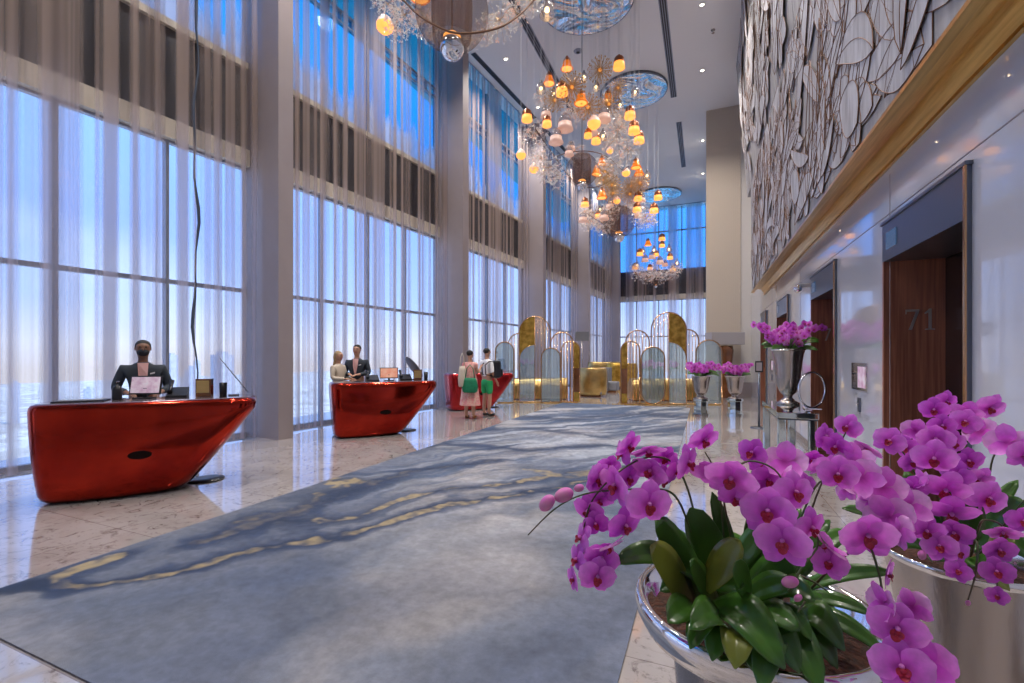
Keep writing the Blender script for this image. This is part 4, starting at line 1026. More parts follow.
# foreground vase 1
V1 = at(752, 600, 1.31); V1.z = 0
vase(V1, .325, .85, 0, 'wide lipped silver vase at the bottom edge, nearest to the viewer', 'lip')
o1 = thing('orchid_arrangement', 'magenta orchids arching out of the nearest wide lipped silver vase', 'plant', V1+Vector((0, 0, .81)))
F1 = [  # u, v, depth, size, kind, yaw, pitch, roll
 (547,503,1.16,.95,'u',0,0,.5),(564,495,1.17,1.0,'u',0,0,.9),(579,488,1.18,.55,'u',0,0,.9),
 (629,446,1.22,.80,'a',.8,.3,.2),(648,450,1.20,.85,'a',.2,1.1,0),(622,454,1.25,.8,'b',-.9,.2,.3),(609,466,1.24,.6,'b',.4,.3,.5),(597,480,1.20,.9,'a',.9,.2,.4),(616,486,1.15,1.0,'a',-.7,.3,-.3),(628,478,1.22,.8,'b',.9,0,.2),
 (650,470,1.20,.9,'a',-.5,.7,.2),(662,480,1.22,.8,'b',.6,.3,0),(588,511,1.18,.78,'b',-.4,.1,.2),(596,524,1.16,.62,'b',.1,.1,0),(625,526,1.12,.85,'b',.5,.5,.1),(649,505,1.08,1.0,'a',.25,.2,.1),
 (581,538,1.16,.72,'a',-1.0,0,.2),(577,560,1.15,.75,'b',-1.0,0,0),(574,579,1.15,.6,'b',-1.1,0,0),(601,558,1.12,.82,'b',.0,.1,.1),(597,577,1.10,.85,'a',.0,-.1,-.1),(610,547,1.11,.8,'c',.9,.8,.6),(600,500,1.19,.7,'b',.3,.5,.4),
 (704,440,1.20,.85,'a',1.0,.3,.5),(688,463,1.18,.9,'a',1.1,.2,.1),(676,472,1.22,.8,'b',.8,.2,0),(664,458,1.25,.7,'b',.5,.4,.2),
 (712,472,1.18,.95,'a',-.3,.5,0),(731,478,1.10,1.12,'a',.05,.45,0),(736,498,1.12,.8,'b',.35,.5,.1),(752,453,1.22,.75,'b',-.6,.2,0),(762,462,1.25,.7,'b',.5,.2,0),(785,462,1.18,.95,'c',2.9,.5,.2),(768,480,1.20,.8,'b',.6,.3,.4),(782,478,1.15,.7,'c',1.9,.4,.9),
 (795,493,1.08,.92,'a',.35,.0,.1),(768,512,1.06,1.08,'a',0,.1,.05),(783,542,1.02,1.06,'a',.1,-.05,-.1),(790,582,1.03,.7,'u',0,0,1.3),(757,492,1.2,.7,'b',.5,.1,.4),
 (847,427,1.35,.70,'a',-.3,0,.1),(825,437,1.35,.75,'b',.9,.2,.3),(836,447,1.32,.8,'b',-.5,.5,.1),(812,460,1.34,.62,'b',.2,.1,.2),(805,483,1.30,.55,'b',.4,.0,.1),(838,475,1.20,.88,'a',.15,.2,.2),(855,462,1.28,.9,'c',2.8,.4,.3),(866,448,1.34,.85,'a',-.6,.7,.1),
 (862,478,1.22,.95,'c',2.9,.2,.5),(882,487,1.22,1.0,'c',3.1,.2,.1),(890,517,1.18,1.05,'c',2.7,.2,.4),(908,506,1.22,.95,'c',-2.7,.3,.2),(822,468,1.3,.8,'a',.8,.4,.8),(846,490,1.24,.6,'c',2.3,.3,.2),(900,532,1.15,.8,'c',2.4,.0,.8),(872,500,1.26,.8,'c',2.9,.5,.9),
 (867,536,1.00,1.04,'a',.1,.05,.15),(811,528,1.08,.85,'a',1.1,.0,.0),(826,545,1.07,.85,'c',-1.0,.8,.9),(829,563,1.06,.72,'a',.2,-.1,0),(786,545,1.1,.6,'b',-.9,0,0),
 (887,574,.98,.62,'a',1.2,0,0),(884,603,.95,.72,'c',2.2,.2,.4),(913,607,.96,.66,'c',2.7,.0,.3),(897,629,.92,.95,'a',.1,.0,.1),(902,668,.90,.98,'a',.15,.0,-.1),(926,664,.93,.95,'a',2.8,.1,.2),(798,598,1.04,.4,'u',0,0,.8)]
rr = random.Random(5)
for u, v, d, s_, k, yw, pt, rl in F1: add_flower(o1, at(u, v, d), s_*(1.4 if k == 'u' else 1.08), k, yw+rr.uniform(-.3, .3), pt+rr.uniform(-.25, .25), rl+rr.uniform(-.35, .35), rr)
def P(*a): return [at(*q) for q in a]
for pts in (P((712,600,1.28),(695,545,1.26),(678,500,1.22),(658,489,1.2),(620,490,1.18),(585,494,1.17),(556,508,1.16),(528,535,1.15)),
            P((718,605,1.28),(700,540,1.26),(688,490,1.24),(672,462,1.22),(645,458,1.21),(615,475,1.18),(590,505,1.17),(583,545,1.16),(590,572,1.13)),
            P((728,600,1.3),(724,540,1.28),(718,480,1.25),(705,452,1.22)),
            P((735,600,1.3),(731,540,1.28),(724,490,1.2),(745,462,1.2),(775,470,1.16),(788,500,1.12),(785,535,1.06)),
            P((765,610,1.3),(780,575,1.3),(800,520,1.3),(820,482,1.28),(850,480,1.26),(880,497,1.24),(902,530,1.2)),
            P((772,610,1.32),(795,560,1.33),(815,500,1.34),(832,460,1.35),(846,432,1.36)),
            P((800,600,1.25),(840,560,1.1),(866,545,1.02),(878,570,.98),(884,600,.96),(895,635,.94),(905,675,.92)),
            P((745,605,1.3),(770,550,1.22),(765,520,1.16),(752,490,1.16),(735,475,1.14)),
            P((765,600,1.2),(790,590,1.06),(800,570,1.05),(818,545,1.07),(812,525,1.09)),
            P((800,590,1.2),(806,598,1.1),(798,612,1.05)), P((785,570,1.2),(810,580,1.1),(826,590,1.05))): stem_obj(o1, pts)
LV = [ (705,588,1.22, 614,562,1.12,.030,.05,'leaf'), (712,610,1.25, 655,516,1.15,.040,.0,'leaf'), (728,600,1.28, 690,508,1.24,.048,.0,'leaf'), (698,622,1.22, 650,546,1.08,.042,.02,'leafo'),
 (705,618,1.18, 668,622,1.06,.034,.03,'leaf'), (706,590,1.15, 740,540,1.10,.034,.0,'leafo'), (712,585,1.15, 745,585,1.08,.022,.0,'leaf'), (706,608,1.16, 785,668,.98,.046,.05,'leaf'), (735,628,1.14, 768,682,1.0,.038,.03,'leaf'),
 (768,618,1.16, 822,690,.97,.036,.04,'leaf'), (742,600,1.22, 798,548,1.12,.040,-.01,'leaf'), (738,606,1.18, 796,585,1.06,.030,.02,'leaf'), (738,602,1.2, 775,612,1.1,.022,.0,'leafo'), (786,612,1.2, 885,652,1.06,.022,.03,'leaf'),
 (790,600,1.25, 872,614,1.14,.018,.02,'leaf'), (795,592,1.28, 892,572,1.18,.020,.02,'leaf'), (740,585,1.3, 712,492,1.28,.022,.0,'leaf'), (750,585,1.3, 760,500,1.28,.030,0,'leaf'), (730,575,1.3, 770,520,1.24,.03,0,'leaf'),
 (700,560,1.3, 668,530,1.28,.025,0,'leaf'), (765,600,1.3, 830,520,1.36,.028,.02,'leaf'), (760,600,1.32, 800,505,1.36,.028,0,'leaf'), (745,612,1.15, 800,630,1.02,.03,.02,'leaf'), (720,612,1.2, 690,560,1.1,.03,0,'leaf'),
 (735,640,1.12, 690,628,1.02,.034,.05,'leaf'), (740,640,1.12, 735,668,1.0,.036,.05,'leafo'), (790,625,1.15, 845,650,1.04,.034,.05,'leaf'), (760,640,1.1, 800,672,1.0,.034,.05,'leaf'), (715,625,1.15, 690,648,1.03,.028,.04,'leaf'),
 (785,615,1.2, 848,628,1.18,.030,.04,'leaf'), (795,640,1.12, 838,668,1.04,.03,.05,'leaf'), (780,640,1.1, 760,690,.98,.032,.05,'leaf'), (700,605,1.25, 660,590,1.2,.03,.04,'leaf'), (725,630,1.14, 712,660,1.04,.03,.04,'leaf'), (770,600,1.15, 815,600,1.05,.028,.03,'leaf'), (750,600,1.12, 735,562,1.05,.028,0,'leaf'),
 (775,600,1.3, 850,530,1.38,.03,.03,'leaf'), (775,605,1.12, 812,640,1.02,.018,.02,'leaf'), (770,560,1.38, 700,530,1.45,.03,.0,'leaf'), (750,560,1.42, 800,530,1.5,.03,.0,'leaf')]
for u0, v0, d0, u1, v1, d1, w_, ar, mt in LV: leaf_obj(o1, at(u0, v0, d0), at(u1, v1, d1), w_*1.12, ar, mt)

# foreground vase 2
V2 = at(962, 575, 1.62); V2.z = 0
vase(V2, .235, .85, 0, 'taller brushed drum vase at the right edge beside the wall', 'drum')
o2 = thing('orchid_arrangement', 'magenta orchids in the brushed drum vase at the right edge', 'plant', V2+Vector((0, 0, .81)))
F2 = [(934,410,1.65,.85,'b',.1,.1,0),(946,402,1.7,.8,'b',.6,.1,.3),(942,426,1.6,.8,'b',0,.2,0),(966,413,1.65,.9,'a',-.2,.5,.1),(990,408,1.65,1.0,'a',.6,.3,.6),(965,422,1.58,.85,'a',.1,.1,0),(916,431,1.7,.9,'c',2.8,.2,0),(936,439,1.58,1.0,'a',-.1,.3,.1),
 (953,443,1.6,.9,'a',.5,.4,.2),(906,448,1.65,.85,'b',-.2,.2,.2),(889,441,1.62,.95,'a',.1,.1,.1),(934,459,1.42,1.1,'a',.05,.05,.05),(912,462,1.6,.8,'b',.1,.1,.1),(981,432,1.6,1.0,'c',2.7,.3,.6),(1008,443,1.5,1.1,'c',2.8,.6,.2),(1026,455,1.45,1.0,'a',.5,.1,.5),
 (968,461,1.55,.9,'b',.5,.2,.1),(956,475,1.5,.9,'b',-.3,.5,.1),(945,490,1.36,1.15,'a',0,.5,0),(951,513,1.32,1.2,'b',.2,.6,.1),(978,480,1.5,.9,'a',.4,.4,.2),(988,499,1.38,1.05,'a',.35,.3,.3),(911,489,1.42,.85,'b',-.2,.5,.2),(923,480,1.4,.6,'c',1.9,.4,.5),
 (926,531,1.30,.9,'b',.0,.1,.1),(954,533,1.30,.88,'b',.1,.2,0),(940,547,1.28,.8,'a',.1,0,0),(957,552,1.3,.75,'b',.8,0,.2),(958,571,1.28,.6,'b',.1,-.1,.1),
 (1003,532,1.32,.82,'a',.2,.7,0),(999,550,1.30,.78,'b',.2,.1,0),(997,572,1.28,.76,'b',.1,0,0),(997,596,1.28,.5,'b',.3,-.2,0),(1024,522,1.35,.8,'b',.4,0,0),(922,555,1.3,.5,'u',0,0,.4),(966,430,1.62,.6,'u',0,0,.2),(968,603,1.28,.3,'u',0,0,0)]
for u, v, d, s_, k, yw, pt, rl in F2: add_flower(o2, at(u, v, d), s_*(1.5 if k == 'u' else 1.04), k, yw+rr.uniform(-.3, .3), pt+rr.uniform(-.25, .25), rl+rr.uniform(-.35, .35), rr)
for pts in (P((950,560,1.62),(948,500,1.65),(940,450,1.66),(936,412,1.68)), P((958,560,1.62),(960,480,1.65),(972,430,1.66),(990,408,1.67)),
            P((985,560,1.6),(988,500,1.58),(993,458,1.55),(1010,440,1.52),(1035,442,1.48)), P((940,560,1.6),(925,500,1.62),(905,455,1.64),(888,442,1.64)),
            P((945,560,1.6),(940,490,1.45),(945,480,1.38),(955,515,1.33),(948,545,1.31),(957,572,1.3)), P((970,560,1.6),(978,530,1.35),(985,520,1.33),(1003,528,1.32),(999,560,1.31),(996,600,1.3)),
            P((975,560,1.6),(1000,530,1.5),(1020,505,1.45),(1045,480,1.4)), P((950,560,1.5),(975,540,1.34),(976,570,1.3),(968,600,1.3))): stem_obj(o2, pts)
for u0, v0, d0, u1, v1, d1, w_, ar, mt in [(930,540,1.58, 842,508,1.5,.022,.02,'leaf'),(925,545,1.55, 862,528,1.45,.022,.02,'leaf'),(975,530,1.6, 1018,480,1.6,.022,0,'leaf'),(980,545,1.55, 1020,498,1.5,.045,.02,'leaf'),(985,550,1.5, 1036,560,1.4,.04,.04,'leaf'),
    (960,550,1.5, 975,500,1.4,.04,0,'leaf'),(945,555,1.5, 915,500,1.42,.04,0,'leaf'),(955,550,1.6, 960,460,1.68,.035,0,'leaf'),(940,550,1.6, 905,470,1.7,.03,0,'leaf'),(965,560,1.45, 985,570,1.32,.04,.02,'leaf'),(950,565,1.45, 935,560,1.33,.035,.02,'leaf'),
    (970,550,1.6, 1010,510,1.75,.04,0,'leaf'),(960,565,1.42, 1010,590,1.34,.03,.03,'leafo'),(930,560,1.5, 900,545,1.42,.03,.03,'leaf'),(985,560,1.5, 1015,540,1.38,.035,.03,'leafo')]:
    leaf_obj(o2, at(u0, v0, d0), at(u1, v1, d1), w_*1.1, ar, mt)

# mid-distance orchid vases
def bouquet(loc, R, hgt, n, label, seed, droop=0, fs=1.25, lean=(0, 0)):
    rr = random.Random(seed); t = thing('orchid_arrangement', label, 'plant', loc, group=None); loc = Vector(loc)
    for i in range(16):
        a = rr.uniform(0, 2*PI); L = R*rr.uniform(.7, 1.15)
        leaf_obj(t, loc+Vector((math.cos(a)*.05, math.sin(a)*.05, -.01)), loc+Vector((math.cos(a)*L, math.sin(a)*L, rr.uniform(.0, hgt*.45))), .045, rr.uniform(.03, .09))
    ns = max(6, n//7); cnt = 0
    for s_ in range(ns):
        a = 2*PI*s_/ns+rr.uniform(-.3, .3); ex = R*rr.uniform(.5, 1.45); top = hgt*rr.uniform(.6, 1.05)
        pts = [loc+Vector((math.cos(a)*q*ex+lean[0]*q, math.sin(a)*q*ex+lean[1]*q, top*(math.sin(min(q*1.35, 1.9)*1.0)/1.0)*1.02-.0*q)) for q in (0, .2, .4, .6, .8, 1.0)]
        stem_obj(t, pts, .005); Q = smooth(pts, 5)
        for k in range(n//ns):
            q = Q[int(len(Q)*(.35+.6*k/(n//ns)))]
            p = q+Vector((rr.uniform(-.06, .06), rr.uniform(-.06, .06), rr.uniform(-.05, .04)))
            add_flower(t, p, fs*rr.uniform(.85, 1.1), rr.choice('aabbc'), rr.uniform(-.9, .9)+(0), rr.uniform(-.2, .5), rr.uniform(-.4, .4), rr)
    return t
# console table + tall vase
CT = (.90, 1.38, 7.0, 8.7)
t = thing('console_table', 'mirrored console table carrying the tall silver vase by the elevators', 'table', ((CT[0]+CT[1])/2, (CT[2]+CT[3])/2, 0))
MB().box((CT[0], CT[2], .72), (CT[1], CT[3], .80), bev=.008).build('tabletop', t, 'mirrorbox', world=True)
MB().box((CT[0]+.01, CT[2]+.01, .70), (CT[1]-.01, CT[3]-.01, .72)).build('under_frame', t, 'portal', world=True)
for x in (CT[0]+.01, CT[1]-.11):
    for y in (CT[2]+.01, CT[3]-.11): MB().box((x, y, 0), (x+.10, y+.10, .72), bev=.012).build('leg', t, 'mirrorbox', world=True)
vp = atz(788, 404, .8)
vase(vp, .25, 1.66, .8, 'tall silver urn standing on the mirrored console table', 'urn')
bouquet(vp+Vector((0, 0, .84)), .36, .42, 98, 'magenta orchids in the tall urn on the mirrored console', 11, fs=1.15)
hp = atz(812, 409, .8)
t = thing('ring_sculpture', 'polished steel ring standing on the console beside the tall urn', 'sculpture', hp)
MB().tube([(.25*math.cos(a)*.75, .25*math.cos(a)*.6, .27+.25*math.sin(a)) for a in [i*PI/24 for i in range(48)]], .014, 8, closed=True).build('ring', t, 'chrome')
MB().box((-.1, -.1, 0), (.1, .1, .02), bev=.004).build('base', t, 'chrome')
for u, lb, lb2, lb3 in ((701, 'left of the two small silver urns in front of the right arch screen', 'magenta orchids in the left of the two small urns', 'mirrored pedestal under the left small urn'),
               (735, 'right of the two small silver urns, before the big table lamp', 'magenta orchids in the right of the two small urns', 'mirrored pedestal under the right small urn')):
    p = atz(u, 415, 0)
    t = thing('mirrored_pedestal', lb3, 'pedestal', p, group='mirrored pedestals')
    MB().lathe([(.001, 0), (.20, 0), (.20, .05), (.17, .06), (.17, .36), (.20, .38), (.20, .42), (.001, .42)], n=8, sm=False).build('pedestal_body', t, 'mirrorbox')
    MB().lathe([(.001, .42), (.19, .42), (.19, .432), (.001, .432)], n=8, sm=False).build('cap', t, 'silver')
    q = p+Vector((0, 0, .432)); vase(q, .27, 1.03, .432, lb, 'urn')
    bouquet(q+Vector((0, 0, .58)), .40, .33, 98, lb2, int(u), fs=1.2)
# stanchion sign
p = atz(759, 428, 0)
t = thing('sign_stand', 'slim black sign stand by the far elevators', 'sign', p)
MB().lathe([(.001, 0), (.17, 0), (.17, .015), (.03, .03), (.001, .03)], n=24).tube([(0, 0, .02), (0, 0, 1.2)], .022, 8).build('pole', t, 'portal')
MB().box((-.075, -.012, 1.2), (.075, .012, 1.44), bev=.004).build('sign_frame', t, 'black')
MB().box((-.055, -.016, 1.23), (.055, -.012, 1.41)).build('sign_face', t, 'column')

# ------------------------------------------------------------------ people
def skin_mesh(name, chains, parent, mat, sub=2, extra=None):
    """chains: list of [(x,y,z,rx,ry),...]; a chain starting with an index tuple ('@',i) hooks to an existing vertex"""
    vs = []; es = []; rad = []; ids = {}
    for ch in chains:
        prev = None
        for q in ch:
            if q[0] == '@': prev = ids[q[1]]; continue
            nm = q[5] if len(q) > 5 else None
            vs.append(q[:3]); rad.append((q[3], q[4])); i = len(vs)-1
            if nm: ids[nm] = i
            if prev is not None: es.append((prev, i))
            prev = i
    me = bpy.data.meshes.new(name); me.from_pydata(vs, es, [])
    o = bpy.data.objects.new(name, me); C.objects.link(o); o.parent = parent
    sk = o.modifiers.new('skin', 'SKIN'); sk.use_smooth_shade = True
    if not me.skin_vertices: me.skin_vertices.new()
    for i, r_ in enumerate(rad): me.skin_vertices[0].data[i].radius = r_
    me.skin_vertices[0].data[0].use_root = True
    ss = o.modifiers.new('sub', 'SUBSURF'); ss.levels = sub; ss.render_levels = sub
    dg = bpy.context.evaluated_depsgraph_get(); ev = o.evaluated_get(dg)
    m2 = bpy.data.meshes.new_from_object(ev); m2.name = name
    o.modifiers.clear(); o.data = m2; m2.materials.clear(); m2.materials.append(M[mat])
    return o
def person(label, loc, rz, h=1.75, skin='skin', arms=None, outfit='suit', hair='hair_d', long_hair=False, mask=None, legs_bare=False):
    k = h/1.75; t = thing('person', label, 'person', loc, rz)
    arms = arms or {'L': ((.22, .02, 1.15), (.16, -.20, 1.08)), 'R': ((-.22, .02, 1.15), (-.16, -.20, 1.08))}
    fem = outfit in ('dress', 'knit'); sw = .165 if fem else .19
    Z = lambda z: z*k
    def hand(s_, wr, nm):
        wx, wy, wz = wr; el = arms[s_][0]; d = (Vector(wr)-Vector(el)).normalized(); sd = d.cross(Vector((0, 0, 1)))
        sd = sd.normalized() if sd.length > .1 else Vector((1, 0, 0))
        palm = Vector(wr)+d*.05; ch = []
        for q, L in ((-1.5, .055), (-.5, .07), (.5, .075), (1.5, .065)):
            a = palm+d*.035+sd*q*.017; b = a+d*L*.55+Vector((0, 0, -.008)); c_ = b+d*L*.4+Vector((0, 0, -.02))
            ch.append([('@', nm+'palm'), (*a*k, .0095, .009), (*b*k, .0085, .008), (*c_*k, .007, .007)])
        th_ = palm+sd*(-.03 if s_ == 'L' else .03); tb = th_+d*.035+sd*(-.012 if s_ == 'L' else .012)
        ch.append([('@', nm+'palm'), (*th_*k, .011, .010), (*tb*k, .009, .009)])
        return palm*k, ch
    body = [[(0, 0, Z(.95), .13*k, .10*k, 'pel'), (0, 0, Z(1.12), (.11 if fem else .13)*k, .09*k), (0, 0, Z(1.32), (.11 if fem else .12)*k, .08*k, 'ch'), (0, .01, Z(1.46), .055*k, .056*k), (0, .0, Z(1.53), .052*k, .055*k), (0, -.015, Z(1.585), .074*k, .086*k), (0, -.01, Z(1.65), .086*k, .104*k), (0, 0, Z(1.71), .070*k, .084*k)]]
    fingers = []
    for s_, x in (('L', 1), ('R', -1)):
        el, wr = arms[s_]; palm, fs = hand(s_, wr, s_)
        body.append([('@', 'ch'), (x*sw*.96*k, .01, Z(1.36), .048*k, .05*k), (el[0]*k, el[1]*k, el[2]*k, .043*k, .043*k), (wr[0]*k, wr[1]*k, wr[2]*k, .026*k, .028*k), (*palm, .032*k, .02*k, s_+'palm')]); fingers += fs
        body.append([('@', 'pel'), (x*.095*k, 0, Z(.86), .085*k, .09*k), (x*.10*k, -.01, Z(.50), .055*k, .058*k), (x*.105*k, .01, Z(.28), .052*k, .055*k), (x*.105*k, .015, Z(.10), .035*k, .04*k), (x*.11*k, -.06*k, Z(.045), .038*k, .032*k), (x*.115*k, -.15*k, Z(.033), .035*k, .022*k)])
    b = skin_mesh('body', body+fingers, t, skin)
    # face
    MB().mat('skin').sphere((0, -.105*k, Z(1.625)), .014*k, 8, 6, .8, 1.1, 1.3).build('nose', b, skin)
    for x in (-.03, .03):
        MB().sphere((x*k, -.093*k, Z(1.655)), .0095*k, 8, 6).build('eye', b, 'hair_d')
    for x in (-.078, .078): MB().sphere((x*k, .0, Z(1.635)), .022*k, 8, 6, .35, .7, 1.2).build('ear', b, skin)
    if not mask: MB().sphere((0, -.09*k, Z(1.585)), .018*k, 8, 6, 1.4, .5, .35).build('mouth', b, 'lip')
    else:
        MB().sphere((0, -.045*k, Z(1.592)), .066*k, 16, 10, .95, 1.0, .85).build('face_mask', b, mask)
    hm = MB(); hm.sphere((0, .014*k, Z(1.668)), .087*k, 20, 14, .95, 1.08, .93)
    if long_hair:
        hm.sphere((0, .05*k, Z(1.60)), .085*k, 14, 10, 1.0, .75, 1.5); hm.sphere((0, .075*k, Z(1.45)), .08*k, 14, 10, .95, .5, 1.5)
    hm.build('hair', t, hair)
    def cloth(name, chains, mat): return skin_mesh(name, chains, t, mat)
    def sleeves(to, rr_, mat, nm='jacket'):
        ch = [[(0, 0, Z(.98), .15*k, .12*k, 'pel'), (0, 0, Z(1.12), .135*k, .115*k), (0, 0, Z(1.32), (.14 if fem else .17)*k, .122*k, 'ch'), (0, .008, Z(1.41), .125*k, .10*k), (0, .018, Z(1.475), .078*k, .072*k)]]
        for s_, x in (('L', 1), ('R', -1)):
            el, wr = arms[s_]; w2 = Vector(el).lerp(Vector(wr), to)
            ch.append([('@', 'ch'), (x*(sw)*k, .01, Z(1.375), .072*k, .075*k), (el[0]*k, el[1]*k, el[2]*k, .056*k, .056*k), (w2[0]*k, w2[1]*k, w2[2]*k, rr_*k, rr_*k)])
        return cloth(nm, ch, mat)
    def trousers(z_end, mat, nm='trousers'):
        ch = [[(0, 0, Z(.99), .142*k, .112*k, 'pel'), (0, 0, Z(.93), .145*k, .115*k, 'p2')]]
        for x in (1, -1):
            c2_ = [('@', 'p2'), (x*.10*k, 0, Z(.82), .10*k, .105*k), (x*.105*k, 0, Z(max(.5, z_end)), .078*k, .08*k)]
            if z_end < .4: c2_.append((x*.11*k, .01, Z(z_end), .06*k, .065*k))
            ch.append(c2_)
        return cloth(nm, ch, mat)
    def shoe(mat):
        for x in (1, -1): MB().sphere((x*.11*k, -.06*k, .042*k), .055*k, 14, 8, .85, 2.2, .75).build('shoe', t, mat)
    if outfit == 'suit':
        j = sleeves(.93, .04, 'suit'); trousers(.08, 'suit'); shoe('black')
        MB().prism([(-.055*k, Z(1.455)), (.055*k, Z(1.455)), (.045*k, Z(1.3)), (.012*k, Z(1.14)), (-.012*k, Z(1.14)), (-.045*k, Z(1.3))], .02, lambda a, b_, hh: Vector((a, -.128*k+hh+(.035*max(0, (b_-Z(1.34))/.1)), b_))).build('shirt_front', j, 'shirt')
        MB().prism([(.07*k, Z(1.325)), (.12*k, Z(1.34)), (.115*k, Z(1.32)), (.07*k, Z(1.31))], .01, lambda a, b_, hh: Vector((a, -.122*k+hh, b_))).build('pocket_square', j, 'white')
    elif outfit == 'knit':
        sleeves(.9, .045, 'beige', 'sweater'); trousers(.08, 'suit'); shoe('black')
    elif outfit == 'tee':
        sleeves(.05, .06, 'white', 'tee_shirt'); trousers(.55, 'green', 'shorts'); shoe('black')
    elif outfit == 'dress':
        m = MB(); R = []
        for z, rx, ry in ((.34, .27, .22), (.36, .27, .22), (.6, .235, .19), (.85, .20, .165), (1.0, .185, .15), (1.12, .15, .125), (1.3, .165, .14), (1.4, .15, .115), (1.445, .10, .08)):
            R.append([Vector(((rx+.012*math.sin(8*a))*math.cos(a)*k, (ry+.012*math.sin(8*a))*math.sin(a)*k, Z(z))) for a in [2*PI*i/32 for i in range(32)]])
        m.loops(R, True, True, True); m.build('dress', t, 'dress'); shoe('amberwood')
        ch = []
        for s_, x in (('L', 1), ('R', -1)):
            el = arms[s_][0]; e2 = Vector((x*(sw), .01, 1.4)).lerp(Vector(el), .5)
            skin_mesh('sleeve', [[(x*(sw-.05)*k, .01, Z(1.39), .075*k, .075*k), (x*sw*k, .01, Z(1.38), .075*k, .075*k), (*e2*k, .07*k, .07*k)]], t, 'dress')
    return t
def face_to(p, q): return math.atan2((q-p).x, -(q-p).y)
cam0 = Vector((0, 0, 0))
def pos(u, d): q = at(u, 356, d); return Vector((q.x, q.y, 0))
p = pos(143, 5.85); person('person in charcoal suit and dark face mask behind the nearest red desk', p, face_to(p, cam0), 1.76, 'skin_d', mask='mask',
    arms={'L': ((.27, .0, 1.13), (.18, -.2, 1.09)), 'R': ((-.27, .0, 1.13), (-.15, -.2, 1.09))})
p = pos(357, 9.75); person('person in dark suit with pink shirt behind the middle desk, looking down', p, face_to(p, cam0)-.3, 1.80, 'skin',
    arms={'L': ((.25, .0, 1.15), (.10, -.22, 1.13)), 'R': ((-.25, .0, 1.15), (-.08, -.22, 1.13))})
p = pos(338.5, 9.5); person('person with long blond hair and beige sweater beside the suited clerk', p, face_to(p, cam0)+.9, 1.66, 'skin', outfit='knit', hair='hair_b', long_hair=True,
    arms={'L': ((.22, -.02, 1.15), (.12, -.26, 1.13)), 'R': ((-.22, -.02, 1.15), (-.08, -.26, 1.13))})
p = pos(465, 14.35); person('person in black behind the farthest red desk', p, face_to(p, cam0), 1.78, 'skin', long_hair=True)
p = atz(470, 418.5, 0); wp = p.copy(); person('person in pink floral dress holding a green bag by the farthest desk', p, face_to(p, cam0)+PI-.5, 1.70, 'skin', outfit='dress', hair='hair_d',
    arms={'L': ((.22, .04, 1.13), (.22, -.12, .98)), 'R': ((-.22, -.02, 1.15), (-.2, -.2, 1.30))})
p = atz(487, 416, 0); mp_ = p.copy(); person('person in white tee and green shorts wearing a backpack', p, face_to(p, cam0)+PI-.9, 1.76, 'skin', outfit='tee', hair='hair_d', mask='bluemask',
    arms={'L': ((.23, .02, 1.14), (.23, -.10, .90)), 'R': ((-.23, .02, 1.14), (-.22, -.12, .92))})
# bags
def bag(loc, rz, lb, mat, w_, h_):
    t = thing('shoulder_bag', lb, 'bag', loc, rz)
    R = []
    for z, k in ((0, .75), (.03, .95), (h_*.4, 1.05), (h_*.8, .9), (h_, .7)):
        R.append([Vector((w_/2*k*math.cos(a), .07*k*math.sin(a), z)) for a in [2*PI*i/16 for i in range(16)]])
    m = MB(); m.loops(R, True, True, True); m.build('pouch', t, mat)
    MB().tube([(-w_*.3, 0, h_*.97), (-w_*.2, 0, h_+.22), (0, 0, h_+.32), (w_*.2, 0, h_+.22), (w_*.3, 0, h_*.97)], .012, 6).build('strap', t, mat)
bag(wp-FW*.24+RT*.02+Vector((0, 0, .66)), TH, 'dark green tote bag hanging at the hip of the person in pink dress', 'greenbag', .38, .36)
bag(wp-FW*.22-RT*.17+Vector((0, 0, .80)), TH+.5, 'long cream cloth bag hanging beside the green tote', 'beige', .2, .5)
t = thing('backpack', 'black backpack on the back of the person in white tee', 'bag', mp_+RT*.20-FW*.03+Vector((0, 0, .98)), TH+.5)
MB().box((-.10, -.15, 0), (.13, .15, .46), bev=.06).build('pack', t, 'black'); MB().box((.13, -.11, .05), (.19, .11, .24), bev=.025).build('pocket', t, 'black')
for y in (-.1, .1): MB().tube([(-.08, y, .42), (-.2, y, .44), (-.32, y, .34), (-.30, y, .1), (-.1, y, .06)], .015, 6).build('strap', t, 'black')

# ------------------------------------------------------------------ outside
MB().box((-6000, -3000, -262), (2000, 8000, -260)).build('ground', mat='city')['kind'] = 'structure'
rnd = random.Random(12)
for i in range(13):
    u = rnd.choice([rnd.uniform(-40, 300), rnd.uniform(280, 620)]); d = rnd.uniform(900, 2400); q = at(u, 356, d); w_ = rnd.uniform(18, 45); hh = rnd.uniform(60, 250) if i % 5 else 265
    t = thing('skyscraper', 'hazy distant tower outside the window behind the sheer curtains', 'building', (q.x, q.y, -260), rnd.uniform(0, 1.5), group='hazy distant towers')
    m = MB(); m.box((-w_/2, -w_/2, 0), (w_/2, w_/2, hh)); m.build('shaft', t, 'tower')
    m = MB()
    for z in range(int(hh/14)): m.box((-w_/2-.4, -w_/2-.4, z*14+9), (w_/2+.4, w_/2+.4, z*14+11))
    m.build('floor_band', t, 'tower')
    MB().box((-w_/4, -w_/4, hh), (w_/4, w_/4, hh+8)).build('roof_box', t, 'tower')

sl_ = bpy.data.lights.new('sun', 'SUN'); sl_.energy = 4.5; sl_.color = (1, .92, .8); sl_.angle = .01
so = bpy.data.objects.new('sun', sl_); C.objects.link(so); so.rotation_euler = (math.radians(0), math.radians(42), math.radians(10))
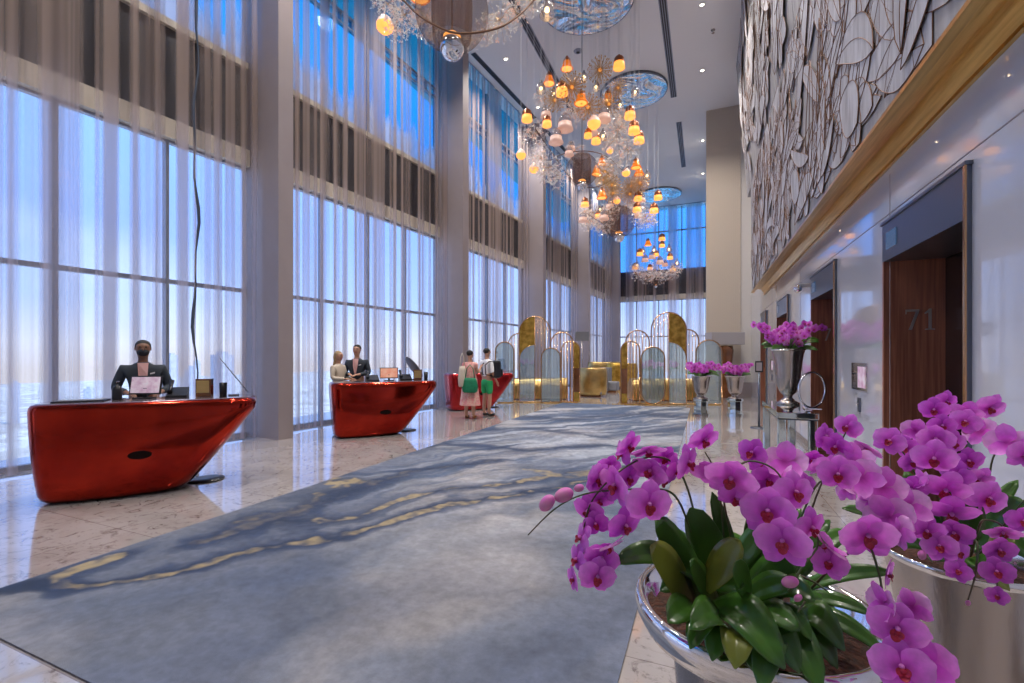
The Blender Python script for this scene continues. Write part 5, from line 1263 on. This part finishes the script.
# ------------------------------------------------------------------ world, camera
wd = bpy.data.worlds.new('World'); bpy.context.scene.world = wd; wd.use_nodes = True
nt = wd.node_tree; N = nt.nodes; L = nt.links; N.clear()
out = N.new('ShaderNodeOutputWorld'); bg = N.new('ShaderNodeBackground'); L.new(bg.outputs[0], out.inputs[0])
tc = N.new('ShaderNodeTexCoord'); sx = N.new('ShaderNodeSeparateXYZ'); L.new(tc.outputs['Generated'], sx.inputs[0])
r = N.new('ShaderNodeValToRGB'); e = r.color_ramp.elements
mr = N.new('ShaderNodeMapRange'); mr.inputs[1].default_value = -.2; mr.inputs[2].default_value = 1; L.new(sx.outputs[2], mr.inputs[0]); L.new(mr.outputs[0], r.inputs[0])
e[0].position = 0; e[0].color = (.60, .50, .42, 1); e[1].position = 1; e[1].color = (.22, .50, .95, 1)
for pz, c in ((.15, (.66, .58, .55)), (.185, (.70, .68, .74)), (.25, (.42, .54, .84)), (.36, (.30, .46, .92)), (.55, (.26, .52, 1.0))):
    k = e.new(pz); k.color = (*c, 1)
nz = N.new('ShaderNodeTexNoise'); nz.inputs['Scale'].default_value = 2.2; nz.inputs['Detail'].default_value = 6; L.new(tc.outputs['Generated'], nz.inputs['Vector'])
cr = N.new('ShaderNodeMapRange'); cr.inputs[1].default_value = .52; cr.inputs[2].default_value = .75; cr.inputs[4].default_value = .5; L.new(nz.outputs[0], cr.inputs[0])
mx = N.new('ShaderNodeMix'); mx.data_type = 'RGBA'; mx.inputs[7].default_value = (1, .98, 1, 1); L.new(cr.outputs[0], mx.inputs[0]); L.new(r.outputs[0], mx.inputs[6])
L.new(mx.outputs[2], bg.inputs[0]); bg.inputs[1].default_value = 2.0
cam = bpy.data.cameras.new('Camera'); co = bpy.data.objects.new('Camera', cam); C.objects.link(co)
co.location = (0, 0, H); co.rotation_euler = (PI/2, 0, TH); cam.sensor_width = 36; cam.lens = FX/1024*36; cam.shift_y = 14.5/1024; cam.clip_end = 20000; cam.clip_start = .05
sc = bpy.context.scene; sc.camera = co
sc.view_settings.view_transform = 'Standard'; sc.view_settings.look = 'None'; sc.view_settings.gamma = 1; sc.view_settings.use_curve_mapping = False
sc.view_settings.exposure = 0.15
cy = sc.cycles
cy.max_bounces = 8; cy.diffuse_bounces = 3; cy.glossy_bounces = 4; cy.transmission_bounces = 4; cy.transparent_max_bounces = 24
cy.sample_clamp_indirect = 5; cy.caustics_reflective = False; cy.caustics_refractive = False
cy.use_denoising = True
